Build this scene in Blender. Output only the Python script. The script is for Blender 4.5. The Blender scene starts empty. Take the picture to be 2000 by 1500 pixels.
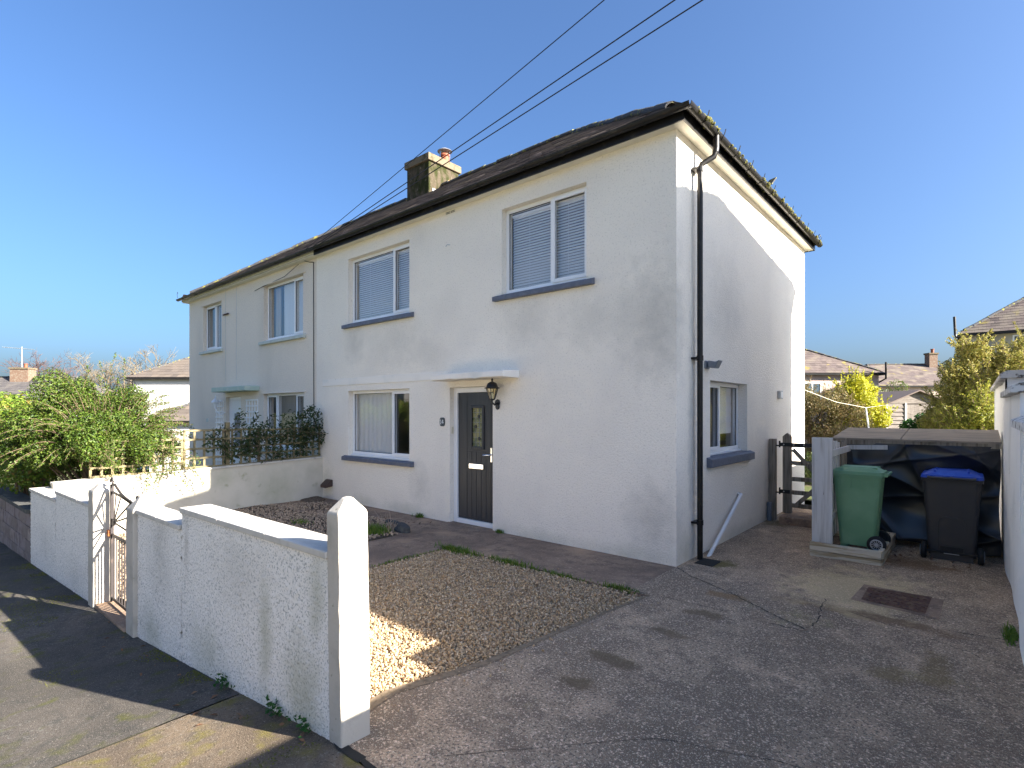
import bpy, bmesh, math, random
import numpy as np
from mathutils import Vector, Matrix
R = math.radians
rnd = random.Random(7)
rng = np.random.default_rng(7)
scene = bpy.context.scene
C = scene.collection

# ------------------------------------------------------------------ camera, sky, sun, exposure
cam = bpy.data.cameras.new('camera'); cam.lens = 18.907; cam.sensor_width = 36; cam.shift_y = 0.02687
cam.clip_start = 0.05; cam.clip_end = 3000
camo = bpy.data.objects.new('camera', cam); C.objects.link(camo)
camo.location = (2.6253, -5.97, 1.8); camo.rotation_euler = (R(90), 0, R(40.735))
scene.camera = camo
SUN_EL, SUN_AZ = 26.3, 74.1          # azimuth clockwise from +Y
world = bpy.data.worlds.new('World'); scene.world = world; world.use_nodes = True
wn = world.node_tree
sky = wn.nodes.new('ShaderNodeTexSky'); sky.sky_type = 'NISHITA'; sky.sun_disc = False
sky.sun_elevation = R(SUN_EL); sky.sun_rotation = R(SUN_AZ)
sky.air_density = 1.0; sky.dust_density = 4.0; sky.ozone_density = 8.0; sky.altitude = 0
wn.links.new(sky.outputs[0], wn.nodes['Background'].inputs[0]); wn.nodes['Background'].inputs[1].default_value = 0.056
sl = bpy.data.lights.new('sun', 'SUN'); sl.energy = 5.0; sl.angle = R(0.53); sl.color = (1.0, 0.93, 0.82)
so = bpy.data.objects.new('sun', sl); C.objects.link(so); so.location = (20, 6, 15)
_az = R(SUN_AZ); _tos = Vector((math.sin(_az)*math.cos(R(SUN_EL)), math.cos(_az)*math.cos(R(SUN_EL)), math.sin(R(SUN_EL))))
so.rotation_euler = _tos.to_track_quat('Z', 'Y').to_euler()
vs = scene.view_settings; vs.view_transform = 'Standard'; vs.look = 'None'; vs.gamma = 1.0; vs.exposure = 2.4
vs.use_curve_mapping = False
scene.cycles.use_denoising = True
scene.cycles.max_bounces = 10; scene.cycles.diffuse_bounces = 5; scene.cycles.transparent_max_bounces = 16

# ------------------------------------------------------------------ materials
def mat(name, col, rough=.75, spots=(), bumps=(), metal=0.0, spec=.4, isl=None, objr=None, transl=0, coat=0, stains=()):
    m = bpy.data.materials.new(name); m.use_nodes = True
    nt = m.node_tree; N = nt.nodes; L = nt.links
    b = N['Principled BSDF']; b.inputs['Roughness'].default_value = rough; b.inputs['Metallic'].default_value = metal
    b.inputs['Specular IOR Level'].default_value = spec
    if coat: b.inputs['Coat Weight'].default_value = coat
    geo = N.new('ShaderNodeNewGeometry'); pos = geo.outputs['Position']
    cur = N.new('ShaderNodeRGB'); cur.outputs[0].default_value = (*col, 1); cur = cur.outputs[0]
    def ramp(src, cols):
        r = N.new('ShaderNodeValToRGB'); e = r.color_ramp.elements
        for i, c in enumerate(cols):
            t = i/(len(cols)-1)
            el = e[i] if i < 2 else e.new(t)
            el.position = t; el.color = (*c, 1)
        L.new(src, r.inputs[0]); return r.outputs[0]
    if isl: cur = ramp(geo.outputs['Random Per Island'], isl)
    if objr:
        oi = N.new('ShaderNodeObjectInfo'); cur = ramp(oi.outputs['Random'], objr)
    for s in spots:                                     # (colour, scale, lo, hi[, detail, stretch, offset])
        c2, sc_, lo, hi = s[:4]; det = s[4] if len(s) > 4 else 4; st = s[5] if len(s) > 5 else (1, 1, 1); of = s[6] if len(s) > 6 else 0
        mp = N.new('ShaderNodeMapping'); mp.inputs['Scale'].default_value = st; mp.inputs['Location'].default_value = (of, of*.7, of*.3); L.new(pos, mp.inputs[0])
        n = N.new('ShaderNodeTexNoise'); n.inputs['Scale'].default_value = sc_; n.inputs['Detail'].default_value = det; L.new(mp.outputs[0], n.inputs['Vector'])
        mr = N.new('ShaderNodeMapRange'); mr.inputs[1].default_value = lo; mr.inputs[2].default_value = hi; L.new(n.outputs[0], mr.inputs[0])
        mx = N.new('ShaderNodeMix'); mx.data_type = 'RGBA'; L.new(mr.outputs[0], mx.inputs[0]); L.new(cur, mx.inputs[6]); mx.inputs[7].default_value = (*c2, 1)
        cur = mx.outputs[2]
    if stains:                                          # (x, y, rx, ry, colour, strength[, z, rz]): blots with their own wobbly outline
        n = N.new('ShaderNodeTexNoise'); n.inputs['Scale'].default_value = 5; n.inputs['Detail'].default_value = 6; n.inputs['Roughness'].default_value = .65; L.new(pos, n.inputs['Vector'])
        for st in stains:
            x, y, rx, ry, c2, k = st[:6]; z, rz = st[6:8] if len(st) > 6 else (0, 1e3)
            am = (rx*2.4, ry*2.4, min(rz, 1)*1.6) if len(st) <= 6 else (rx*1.6, ry*1.6, rz*1.6)
            vm = N.new('ShaderNodeVectorMath'); vm.operation = 'MULTIPLY_ADD'; L.new(n.outputs['Color'], vm.inputs[0]); vm.inputs[1].default_value = am; L.new(pos, vm.inputs[2])
            a = N.new('ShaderNodeVectorMath'); a.operation = 'SUBTRACT'; L.new(vm.outputs[0], a.inputs[0]); a.inputs[1].default_value = (x+am[0]/2, y+am[1]/2, z+am[2]/2)
            d = N.new('ShaderNodeVectorMath'); d.operation = 'MULTIPLY'; L.new(a.outputs[0], d.inputs[0]); d.inputs[1].default_value = (1/rx, 1/ry, 1/rz)
            ln = N.new('ShaderNodeVectorMath'); ln.operation = 'LENGTH'; L.new(d.outputs[0], ln.inputs[0])
            mr = N.new('ShaderNodeMapRange'); mr.inputs[1].default_value = 1.15; mr.inputs[2].default_value = .6 if len(st) <= 6 else .1; mr.inputs[3].default_value = 0; mr.inputs[4].default_value = k; L.new(ln.outputs['Value'], mr.inputs[0])
            mx = N.new('ShaderNodeMix'); mx.data_type = 'RGBA'; L.new(mr.outputs[0], mx.inputs[0]); L.new(cur, mx.inputs[6]); mx.inputs[7].default_value = (*c2, 1)
            cur = mx.outputs[2]
    L.new(cur, b.inputs['Base Color'])
    nrm = None
    for bp in bumps:                                    # (kind, scale, strength, distance[, stretch])
        kind, sc_, st_, di = bp[:4]; sx = bp[4] if len(bp) > 4 else (1, 1, 1)
        mp = N.new('ShaderNodeMapping'); mp.inputs['Scale'].default_value = sx; L.new(pos, mp.inputs[0])
        t = N.new('ShaderNodeTexVoronoi' if kind == 'v' else 'ShaderNodeTexNoise'); t.inputs['Scale'].default_value = sc_
        if kind == 'n': t.inputs['Detail'].default_value = 5
        L.new(mp.outputs[0], t.inputs['Vector'])
        bn = N.new('ShaderNodeBump'); bn.inputs['Strength'].default_value = st_; bn.inputs['Distance'].default_value = di
        if kind == 'v': bn.invert = True
        L.new(t.outputs[0], bn.inputs['Height'])
        if nrm: L.new(nrm, bn.inputs['Normal'])
        nrm = bn.outputs[0]
    if nrm: L.new(nrm, b.inputs['Normal'])
    if transl:
        tr = N.new('ShaderNodeBsdfTranslucent'); L.new(cur, tr.inputs[0])
        ms = N.new('ShaderNodeMixShader'); ms.inputs[0].default_value = transl
        L.new(b.outputs[0], ms.inputs[1]); L.new(tr.outputs[0], ms.inputs[2]); L.new(ms.outputs[0], N['Material Output'].inputs[0])
    return m

def glass(name, ior=2.1, tint=(1, 1, 1), rough=0.0):
    m = bpy.data.materials.new(name); m.use_nodes = True; nt = m.node_tree; N = nt.nodes; L = nt.links
    N.remove(N['Principled BSDF'])
    f = N.new('ShaderNodeFresnel'); ge = N.new('ShaderNodeNewGeometry')
    m1 = N.new('ShaderNodeMath'); m1.operation = 'MULTIPLY_ADD'; m1.inputs[1].default_value = -2; m1.inputs[2].default_value = 1; L.new(ge.outputs['Backfacing'], m1.inputs[0])
    m2 = N.new('ShaderNodeMath'); m2.operation = 'POWER'; m2.inputs[0].default_value = ior; L.new(m1.outputs[0], m2.inputs[1]); L.new(m2.outputs[0], f.inputs[0])
    t = N.new('ShaderNodeBsdfTransparent'); t.inputs[0].default_value = (*tint, 1)
    g = N.new('ShaderNodeBsdfGlossy'); g.inputs['Roughness'].default_value = rough
    x = N.new('ShaderNodeMixShader'); L.new(f.outputs[0], x.inputs[0]); L.new(t.outputs[0], x.inputs[1]); L.new(g.outputs[0], x.inputs[2])
    L.new(x.outputs[0], N['Material Output'].inputs[0]); return m

WHITE = (.89, .825, .72)
M = {}
M['render'] = mat('white_roughcast', WHITE, .9, [((.80, .74, .655), .9, .46, .78, 6), ((.70, .645, .56), 45, .56, .72, 3)],
                  [('v', 55, .45, .012), ('n', 130, .35, .006)], spec=.08,
                  stains=[(-0.25, 0, 0.55, 0.3, (.42, .40, .36), 0.55, 2.9, 0.8), (-1.1, 0, 0.6, 0.3, (.42, .40, .36), 0.3, 3.0, 0.45), (-2.3, 0, 0.5, 0.3, (.42, .40, .36), 0.3, 3.1, 0.45), (-5.2, 0, 0.9, 0.3, (.42, .40, .36), 0.28, 3.05, 0.5), (-6.6, 0, 0.35, 0.3, (.42, .40, .36), 0.4, 3.15, 0.45), (-4.3, 0, 0.5, 0.3, (.42, .40, .36), 0.22, 2.75, 0.3), (-0.3, 0, 0.4, 0.3, (.42, .40, .36), 0.5, 0.5, 0.5), (-7.6, 0, 0.3, 0.3, (.33, .33, .22), 0.35, 0.3, 0.5), (-5.0, 0, 0.7, 0.3, (.33, .33, .22), 0.3, 0.05, 0.16), (-2.0, 0, 0.9, 0.3, (.33, .33, .22), 0.3, 0.03, 0.13), (-6.3, 0, 0.5, 0.3, (.33, .33, .22), 0.3, 0.05, 0.15), (-0.6, 0, 0.7, 0.3, (.33, .33, .22), 0.35, 0.03, 0.15), (-4.6, 0, 0.3, 0.3, (.42, .40, .36), 0.35, 0.55, 0.4), (0, 0.45, 0.3, 0.12, (.42, .40, .36), 0.55, 1.6, 1.6), (0, 1.6, 0.3, 0.9, (.42, .40, .36), 0.25, 3.3, 0.7), (0, 3.2, 0.3, 0.8, (.42, .40, .36), 0.25, 0.9, 0.7), (0, 0.3, 0.3, 0.3, (.33, .33, .22), 0.4, 0.1, 0.25), (0, 2.2, 0.3, 1.2, (.33, .33, .22), 0.35, 0.03, 0.14), (0, 3.7, 0.3, 0.5, (.33, .33, .22), 0.3, 0.1, 0.3)])
M['render2'] = mat('greyed_roughcast', (.835, .742, .628), .9, [((.685, .606, .507), .8, .45, .75, 6, (1, 1, .3), 5), ((.599, .530, .442), 50, .52, .70, 3)],
                   [('v', 60, .5, .012), ('n', 130, .35, .006)], spec=.08)
M['partywall'] = mat('stained_cream_wall_paint', (.60, .55, .455), .85, [((.50, .46, .37), 2.2, .50, .78, 6), ((.33, .31, .2), 6, .64, .8, 5)], [('n', 40, .2, .006)], spec=.08, stains=[(-7.77, -1.0, 0.3, 0.5, (.33, .33, .22), 0.5, 0.3, 0.4), (-7.77, -2.6, 0.3, 0.35, (.33, .33, .22), 0.5, 0.55, 0.2), (-7.77, -2.0, 0.3, 0.25, (.33, .33, .22), 0.5, 0.6, 0.25), (-7.77, -3.2, 0.3, 0.6, (.42, .40, .36), 0.3, 0.3, 0.4), (-7.77, -0.3, 0.3, 0.3, (.42, .40, .36), 0.4, 0.1, 0.3)])
M['paint'] = mat('smooth_white_paint', (.87, .82, .74), .75, [((.66, .65, .60), 2.2, .52, .8, 6), ((.45, .43, .33), 6, .66, .8, 5)], [('n', 40, .15, .006)], spec=.08)
M['dash'] = mat('pebbledash', (.84, .80, .74), .9, [((.44, .43, .40), 80, .52, .64, 3), ((.44, .44, .36), 1.5, .62, .82, 5, (1, 1, .5), 2), ((.25, .26, .18), 2.6, .72, .8, 6, (1, 1, .4), 9)], [('n', 160, .4, .006)], spec=.08, stains=[(-0.35, -4.4, 0.25, 0.3, (.33, .33, .22), 0.6, 0.15, 0.35), (-0.8, -4.4, 0.12, 0.3, (.33, .33, .22), 0.55, 0.35, 0.45), (-1.7, -4.4, 0.35, 0.3, (.33, .33, .22), 0.4, 0.0, 0.25), (-2.7, -4.4, 0.3, 0.3, (.42, .40, .36), 0.5, 0.6, 0.5), (-2.1, -4.4, 0.06, 0.3, (.42, .40, .36), 0.6, 0.75, 0.25), (-1.2, -4.4, 0.5, 0.3, (.42, .40, .36), 0.3, 0.7, 0.3), (-5.5, -4.4, 0.6, 0.3, (.42, .40, .36), 0.35, -0.2, 0.3), (-7.2, -4.4, 0.6, 0.3, (.42, .40, .36), 0.35, 0, 0.4), (-0.2, -4.4, 0.1, 0.3, (.33, .33, .22), 0.5, 0.75, 0.3), (-2.9, -4.4, 0.3, 0.3, (.33, .33, .22), 0.5, -0.15, 0.25)])
M['post'] = mat('painted_concrete_post', (.515, .468, .398), .85, [((.406, .367, .304), 7, .5, .75, 6), ((.250, .242, .172), 26, .68, .76, 4)], [('n', 60, .35, .006), ('n', 220, .3, .003)], spec=.08)
M['coping'] = mat('painted_coping', (.561, .527, .468), .85, [((.425, .399, .357), 9, .5, .75, 6), ((.170, .162, .145), 18, .70, .74, 4)], [('n', 70, .3, .006)], spec=.08)
M['upvc'] = mat('white_upvc', (.84, .84, .84), .35, spec=.5)
M['sill'] = mat('slate_blue_sill_paint', (.105, .12, .16), .55, [((.14, .155, .195), 14, .45, .7)], [('n', 60, .1, .004)])
M['sillg'] = mat('pale_green_sill_paint', (.52, .56, .52), .65, [((.42, .45, .42), 8, .5, .7)])
M['green_can'] = mat('sage_green_canopy_paint', (.42, .52, .44), .7, [((.55, .58, .5), 6, .5, .75)])
M['glass'] = glass('window_glass')
M['blackpl'] = mat('black_gutter_plastic', (.012, .011, .011), .38, [((.04, .036, .03), 9, .55, .75)], spec=.3)
M['iron'] = mat('black_iron', (.012, .012, .014), .4, spec=.5)
M['soffit'] = mat('soffit_paint', (.76, .72, .62), .6, [((.64, .60, .50), 5, .5, .8)])
M['slate'] = mat('roof_slate', (.2, .17, .16), .8, [((.30, .25, .20), 1.7, .5, .7, 5), ((.42, .36, .12), 5, .70, .76, 5)], [('n', 50, .3, .01)], isl=[(.11, .095, .10), (.22, .175, .165), (.16, .14, .14), (.29, .225, .195)], spec=.08)
M['ridge'] = mat('mossy_ridge_tile', (.08, .08, .085), .85, [((.26, .25, .07), 8, .56, .66, 5), ((.30, .18, .06), 11, .63, .70, 5)], [('n', 60, .6, .02)], spec=.08)
M['moss'] = mat('gutter_moss', (.10, .10, .025), .95, [((.16, .15, .04), 25, .45, .65)], [('n', 80, .8, .03)])
M['brickch'] = mat('mossy_chimney_render', (.083, .066, .047), .95, [((.033, .036, .014), 5, .42, .58, 7, (1, 1, .5)), ((.132, .110, .080), 11, .60, .72, 5, (1, 1, .6), 4)], [('n', 25, .8, .03)], spec=.05)
M['chcap'] = mat('chimney_cap_stone', (.156, .126, .087), .95, [((.072, .063, .036), 8, .5, .68)], [('n', 30, .4, .02)], spec=.05)
M['lead'] = mat('lead_flashing', (.50, .52, .54), .5, [((.36, .38, .40), 8, .5, .7)])
M['terra'] = mat('terracotta', (.270, .078, .036), .7, [((.180, .054, .030), 14, .5, .7)])
M['steel'] = mat('galvanised_steel', (.45, .46, .47), .4, metal=.7)
M['chrome'] = mat('polished_chrome', (.8, .8, .8), .15, metal=1)
M['door'] = mat('charcoal_composite_door', (.022, .025, .032), .42, [((.035, .038, .046), 3, .4, .7, 5, (16, 16, .6))], [('n', 9, .4, .01, (14, 14, .5))], spec=.5)
M['leadglass'] = mat('obscured_leaded_glass', (.30, .28, .12), .25, [((.12, .14, .06), 20, .45, .6)], [('n', 70, .6, .02)], spec=.6)
M['blind'] = mat('white_blind', (.78, .79, .80), .5)
M['curtain'] = mat('net_curtain', (.82, .82, .80), .9, transl=.2)
M['drape'] = mat('beige_drape', (.40, .36, .31), .9)
M['lampgl'] = glass('lamp_glass', 1.6, (.95, .88, .68), .15)
M['plaque'] = mat('slate_plaque', (.06, .07, .075), .6, [((.11, .12, .125), 60, .5, .65)])
M['white'] = mat('white_lettering', (.85, .85, .82), .6)
M['bell'] = mat('cream_plastic', (.62, .57, .42), .5)
M['brownpl'] = mat('brown_plastic', (.07, .045, .035), .6)
M['greypl'] = mat('grey_plastic', (.20, .21, .23), .5)
M['whitepl'] = mat('white_waste_pipe', (.80, .80, .78), .4)
M['wood'] = mat('weathered_timber', (.30, .26, .21), .85, [((.17, .14, .10), 4, .45, .65, 6, (9, 9, .6)), ((.10, .09, .05), 3, .62, .75, 5)], [('n', 6, .5, .01, (14, 14, .8))], spec=.08)
M['woodw'] = mat('whitewashed_timber', (.62, .60, .57), .85, [((.46, .43, .39), 4, .48, .7, 6, (9, 9, .5)), ((.20, .17, .14), 9, .69, .75, 4, (2, 2, .6))], [('n', 6, .4, .008, (14, 14, .6))], spec=.08)
M['woodbox'] = mat('bleached_plank', (.585, .520, .403), .9, [((.338, .260, .156), 3, .45, .62, 6, (.8, .8, 9)), ((.156, .130, .078), 4, .64, .75, 5)], [('n', 6, .5, .01, (.8, .8, 14))], spec=.08)
M['plyroof'] = mat('weathered_board', (.34, .29, .23), .9, [((.22, .19, .16), 3, .42, .65, 6, (1, 8, 1))], [('n', 20, .3, .008, (1, 8, 1))], spec=.08)
M['trellis'] = mat('treated_softwood', (.235, .194, .110), .85, [((.153, .126, .073), 9, .45, .7)], [('n', 40, .3, .006)], spec=.08)
M['tarp'] = mat('black_polythene', (.016, .017, .02), .28, [((.03, .032, .036), 3, .5, .75)], spec=.6)
M['bingreen'] = mat('green_bin_plastic', (.130, .280, .150), .5, [((.182, .338, .195), 3, .45, .7), ((.468, .468, .286), 5, .68, .8, 4, (1, 1, 1), 3)], [('n', 300, .1, .002)])
M['bindark'] = mat('charcoal_bin_plastic', (.045, .043, .044), .5, [((.04, .041, .045), 4, .5, .7)], [('n', 300, .1, .002)])
M['binblue'] = mat('blue_bin_lid', (.012, .06, .42), .4, [((.03, .10, .5), 9, .5, .7)])
M['rubber'] = mat('black_rubber', (.015, .015, .015), .7)
M['rim'] = mat('grey_wheel_rim', (.35, .36, .38), .45, metal=.3)
M['rust'] = mat('rusty_iron', (.10, .045, .03), .85, [((.17, .10, .06), 14, .45, .65), ((.05, .03, .03), 30, .55, .7), ((.12, .11, .03), 9, .62, .7)], [('n', 90, .5, .006)])
M['rustor'] = mat('orange_rust', (.42, .14, .04), .9, [((.2, .07, .03), 30, .5, .6)])
M['gate'] = mat('worn_black_gate_paint', (.035, .028, .028), .5, [((.07, .05, .042), 14, .55, .7)])
M['concrete'] = mat('worn_concrete', (.444, .316, .210), .95,
    [((.246, .177, .121), .8, .42, .62, 9), ((.642, .443, .289), 2.1, .54, .74, 9, (1, 1, 1), 6), ((.370, .299, .140), 1.5, .64, .76, 9, (1, 1, 1), 13), ((.272, .194, .135), 6, .48, .60, 10, (1, 1, 1), 2), ((.209, .155, .112), 55, .50, .60, 3, (1, 1, 1), 4), ((.814, .608, .428), 75, .57, .66, 3, (1, 1, 1), 9), ((.819, .796, .586), 160, .62, .68, 2)],
    [('n', 9, .3, .02), ('n', 70, .9, .008), ('v', 120, .6, .006)], spec=.08,
    stains=[(.635, -2.55, .20, .10, (.167, .117, .068), .75), (.64, -2.99, .14, .09, (.167, .117, .068), .8), (.73, -1.82, .17, .08, (.189, .131, .077), .7), (.80, -1.24, .16, .10, (.189, .131, .077), .75), (.77, -.62, .2, .1, (.283, .164, .071), .6), (2.2, -1.5, .14, .16, (.237, .164, .083), .6), (2.42, -1.25, .10, .35, (.237, .164, .071), .55),
            (.30, .45, .22, .2, (.142, .117, .041), .85), (.16, 3.4, .25, .3, (.189, .131, .062), .7), (2.0, 2.0, .5, .3, (.167, .091, .041), .7), (1.95, -.35, .7, .12, (.213, .131, .071), .7), (1.7, .4, .6, .9, (.819, .624, .337), .45)])
M['path'] = mat('dark_path_concrete', (.323, .226, .157), .88, [((.205, .145, .107), 7, .46, .66, 7, (1, 1, 1), 2), ((.450, .328, .235), 30, .56, .70, 5, (1, 1, 1), 7), ((.188, .133, .101), 1.3, .42, .66, 8), ((.478, .318, .201), 2.2, .55, .78, 7, (1, 1, 1), 5), ((.683, .503, .342), 130, .66, .74, 2)], [('n', 10, .25, .02), ('n', 110, .5, .005)], spec=.08)
M['kerbedge'] = mat('tan_concrete_edge', (.270, .203, .135), .9, [((.180, .135, .090), 20, .45, .65)], [('n', 70, .6, .008)], spec=.08)
M['asphalt'] = mat('pavement_asphalt', (.109, .095, .082), .9, [((.069, .066, .061), 9, .46, .66, 7, (1, 1, 1), 2), ((.158, .148, .132), 45, .56, .68, 4, (1, 1, 1), 7), ((.070, .064, .056), 1.0, .42, .66, 7), ((.083, .086, .026), 6, .56, .74, 10, (1, 1, 1), 8), ((.255, .220, .183), 140, .62, .70, 2), ((.045, .041, .036), 90, .60, .7, 2, (1, 1, 1), 3)], [('n', 150, .9, .006), ('v', 110, .4, .004)], spec=.08)
M['crossing'] = mat('pavement_concrete', (.167, .127, .090), .9, [((.102, .086, .069), 8, .46, .66, 7, (1, 1, 1), 2), ((.212, .180, .143), 45, .55, .68, 4, (1, 1, 1), 7), ((.112, .087, .065), 1.3, .42, .66, 7), ((.160, .136, .036), 7, .52, .72, 10, (1, 1, 1), 8), ((.301, .248, .190), 130, .62, .70, 2), ((.067, .054, .038), 80, .6, .7, 2, (1, 1, 1), 3)], [('n', 120, .8, .008)], spec=.08)
M['road'] = mat('pale_concrete_road', (.36, .33, .285), .9, [((.27, .25, .22), 1.2, .42, .66, 7), ((.45, .42, .37), 60, .55, .7)], [('n', 90, .5, .008)], spec=.08)  # unseen road, made pale to bounce sunlight onto the shaded front
M['groundg'] = mat('rough_grass_ground', (.07, .085, .03), .95, [((.10, .08, .05), 1.5, .45, .7, 6)], [('n', 30, .5, .03)], spec=.08)
M['soil'] = mat('dark_soil', (.090, .068, .053), .95, [((.150, .120, .090), 30, .45, .6)], [('n', 40, .8, .02)], spec=.08)
M['gravelbase'] = mat('gravel_bed', (.448, .364, .252), .95, [((.252, .210, .140), 60, .45, .6)], [('v', 60, 1, .02)], spec=.08)
M['stone'] = mat('gravel_stone', (.309, .231, .144), .85, isl=[(.352, .240, .137), (.536, .388, .216), (.455, .352, .239), (.681, .509, .320), (.474, .296, .144), (.577, .453, .320), (.289, .202, .128), (.392, .268, .160), (.722, .574, .416)], bumps=[('n', 180, .3, .004)], spec=.08)
M['stoned'] = mat('dark_gravel_stone', (.355, .263, .172), .85, isl=[(.237, .174, .125), (.402, .305, .211), (.308, .229, .172), (.520, .393, .268), (.190, .131, .096)], spec=.08)
M['crack'] = mat('crack_dirt', (.025, .023, .02), .95)
M['block'] = mat('reconstituted_stone_block', (.28, .24, .22), .9, [((.20, .16, .145), 8, .45, .65)], [('n', 30, .8, .02)], objr=[(.20, .17, .16), (.30, .25, .23), (.26, .22, .22), (.34, .29, .26)], spec=.08)
M['mortar'] = mat('mortar', (.22, .21, .19), .95)
M['darkcoping'] = mat('dark_coping_stone', (.06, .06, .06), .9, [((.12, .12, .10), 9, .5, .7)], [('n', 30, .4, .02)])
LF = dict(rough=.5, spec=.35, transl=.35)
M['leaf_cot'] = mat('small_shrub_leaf', (.061, .093, .014), isl=[(.027, .061, .009), (.073, .136, .014), (.122, .187, .022), (.043, .090, .012), (.159, .208, .032), (.019, .043, .007), (.111, .086, .025)], **LF)
M['leaf_laurel'] = mat('laurel_leaf', (.112, .192, .024), isl=[(.056, .120, .014), (.135, .216, .024), (.225, .288, .036), (.101, .168, .024), (.270, .192, .048)], **LF)
M['leaf_ivy'] = mat('dark_climber_leaf', (.037, .062, .025), isl=[(.022, .040, .015), (.044, .075, .025), (.062, .094, .031), (.037, .056, .019), (.100, .106, .037)], **LF)
M['leaf_gold'] = mat('golden_hedge_leaf', (.360, .326, .077), isl=[(.144, .157, .024), (.408, .353, .096), (.312, .313, .048), (.504, .430, .144), (.192, .221, .029), (.432, .313, .106)], **LF)
M['leaf_goldg'] = mat('golden_green_leaf', (.320, .352, .048), isl=[(.128, .176, .024), (.288, .304, .048), (.416, .400, .056), (.192, .240, .032), (.480, .400, .096)], **LF)
M['leaf_yel'] = mat('lime_yellow_leaf', (.460, .437, .034), isl=[(.437, .425, .023), (.575, .540, .034), (.345, .380, .023), (.506, .460, .029), (.276, .322, .023)], **LF)
M['leaf_brown'] = mat('brown_hedge_leaf', (.210, .140, .056), isl=[(.140, .105, .042), (.252, .182, .077), (.084, .098, .028), (.308, .224, .098), (.112, .140, .035)], **LF)
M['leaf_dark'] = mat('evergreen_leaf', (.075, .120, .030), isl=[(.045, .075, .018), (.090, .135, .030), (.150, .180, .038), (.068, .090, .024)], **LF)
M['leaf_dkgr'] = mat('glossy_green_leaf', (.03, .1, .02), isl=[(.015, .06, .012), (.03, .11, .02), (.05, .14, .03)], **LF)
M['grass'] = mat('grass_blade', (.117, .195, .026), isl=[(.065, .130, .019), (.130, .221, .026), (.182, .247, .039), (.104, .169, .026)], **LF)
M['twig'] = mat('twig_bark', (.16, .11, .07), .9)
M['barkp'] = mat('pale_bare_twigs', (.150, .120, .080), .9)
M['barkr'] = mat('reddish_bare_twigs', (.094, .055, .047), .9)
M['dead'] = mat('dry_stem', (.36, .27, .20), .9)
M['deadleaf'] = mat('fallen_leaf', (.14, .075, .045), .9, isl=[(.10, .06, .04), (.20, .10, .05), (.15, .11, .07)])
M['rtile'] = mat('weathered_roof_tile', (.107, .079, .064), .8, [((.172, .143, .107), 1.2, .5, .7, 6), ((.215, .172, .036), 1.4, .62, .72, 6, (1, 1, 1), 4)], isl=[(.064, .047, .043), (.114, .086, .075), (.086, .064, .061), (.143, .111, .093)])
M['rtileg'] = mat('grey_roof_slate', (.078, .072, .072), .75, [((.120, .108, .096), 1, .5, .7, 6)], isl=[(.051, .048, .051), (.084, .075, .072), (.069, .063, .063), (.102, .090, .081)])
M['rtileb'] = mat('grey_brown_roof_tile', (.105, .087, .068), .8, isl=[(.087, .071, .059), (.130, .105, .084), (.105, .087, .074), (.149, .118, .093)])
M['pinkw'] = mat('pink_render', (.55, .42, .36), .9, [((.46, .36, .31), 2, .5, .7)])
M['creamw'] = mat('cream_render', (.440, .400, .320), .9, [((.368, .336, .272), 2, .5, .7)])
M['whitew'] = mat('far_white_render', (.624, .592, .552), .9, [((.544, .520, .488), 2, .5, .7)])
M['shed'] = mat('grey_shed_board', (.216, .186, .162), .9, [((.144, .120, .102), 5, .45, .65, 5, (1, 1, 6))], [('n', 10, .4, .01, (1, 1, 12))])
M['shedroof'] = mat('shed_felt', (.17, .13, .11), .95)
M['cream'] = mat('cream_cord', (.70, .66, .55), .7)
M['aluminium'] = mat('aluminium_pole', (.55, .57, .60), .4, metal=.5)
M['wire'] = mat('black_cable', (.012, .012, .014), .5)
M['room'] = mat('interior_plaster', (.32, .30, .28), .9)
M['camgrey'] = mat('grey_housing', (.17, .19, .22), .5)
M['brickr'] = mat('brick_chimney', (.150, .095, .065), .9, [((.200, .160, .120), 9, .5, .65)])
M['whitewall'] = mat('white_painted_wall', (.80, .80, .79), .85, [((.62, .62, .60), 2.5, .55, .8, 6, (1, 1, .4)), ((.25, .22, .18), 14, .71, .75, 4)], [('n', 14, .4, .02), ('n', 90, .3, .006)], spec=.08)
M['capw'] = mat('flaking_painted_coping', (.58, .57, .55), .9, [((.10, .09, .08), 9, .53, .58, 5), ((.74, .73, .72), 5, .55, .7, 4)], [('n', 40, .5, .01)])

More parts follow.
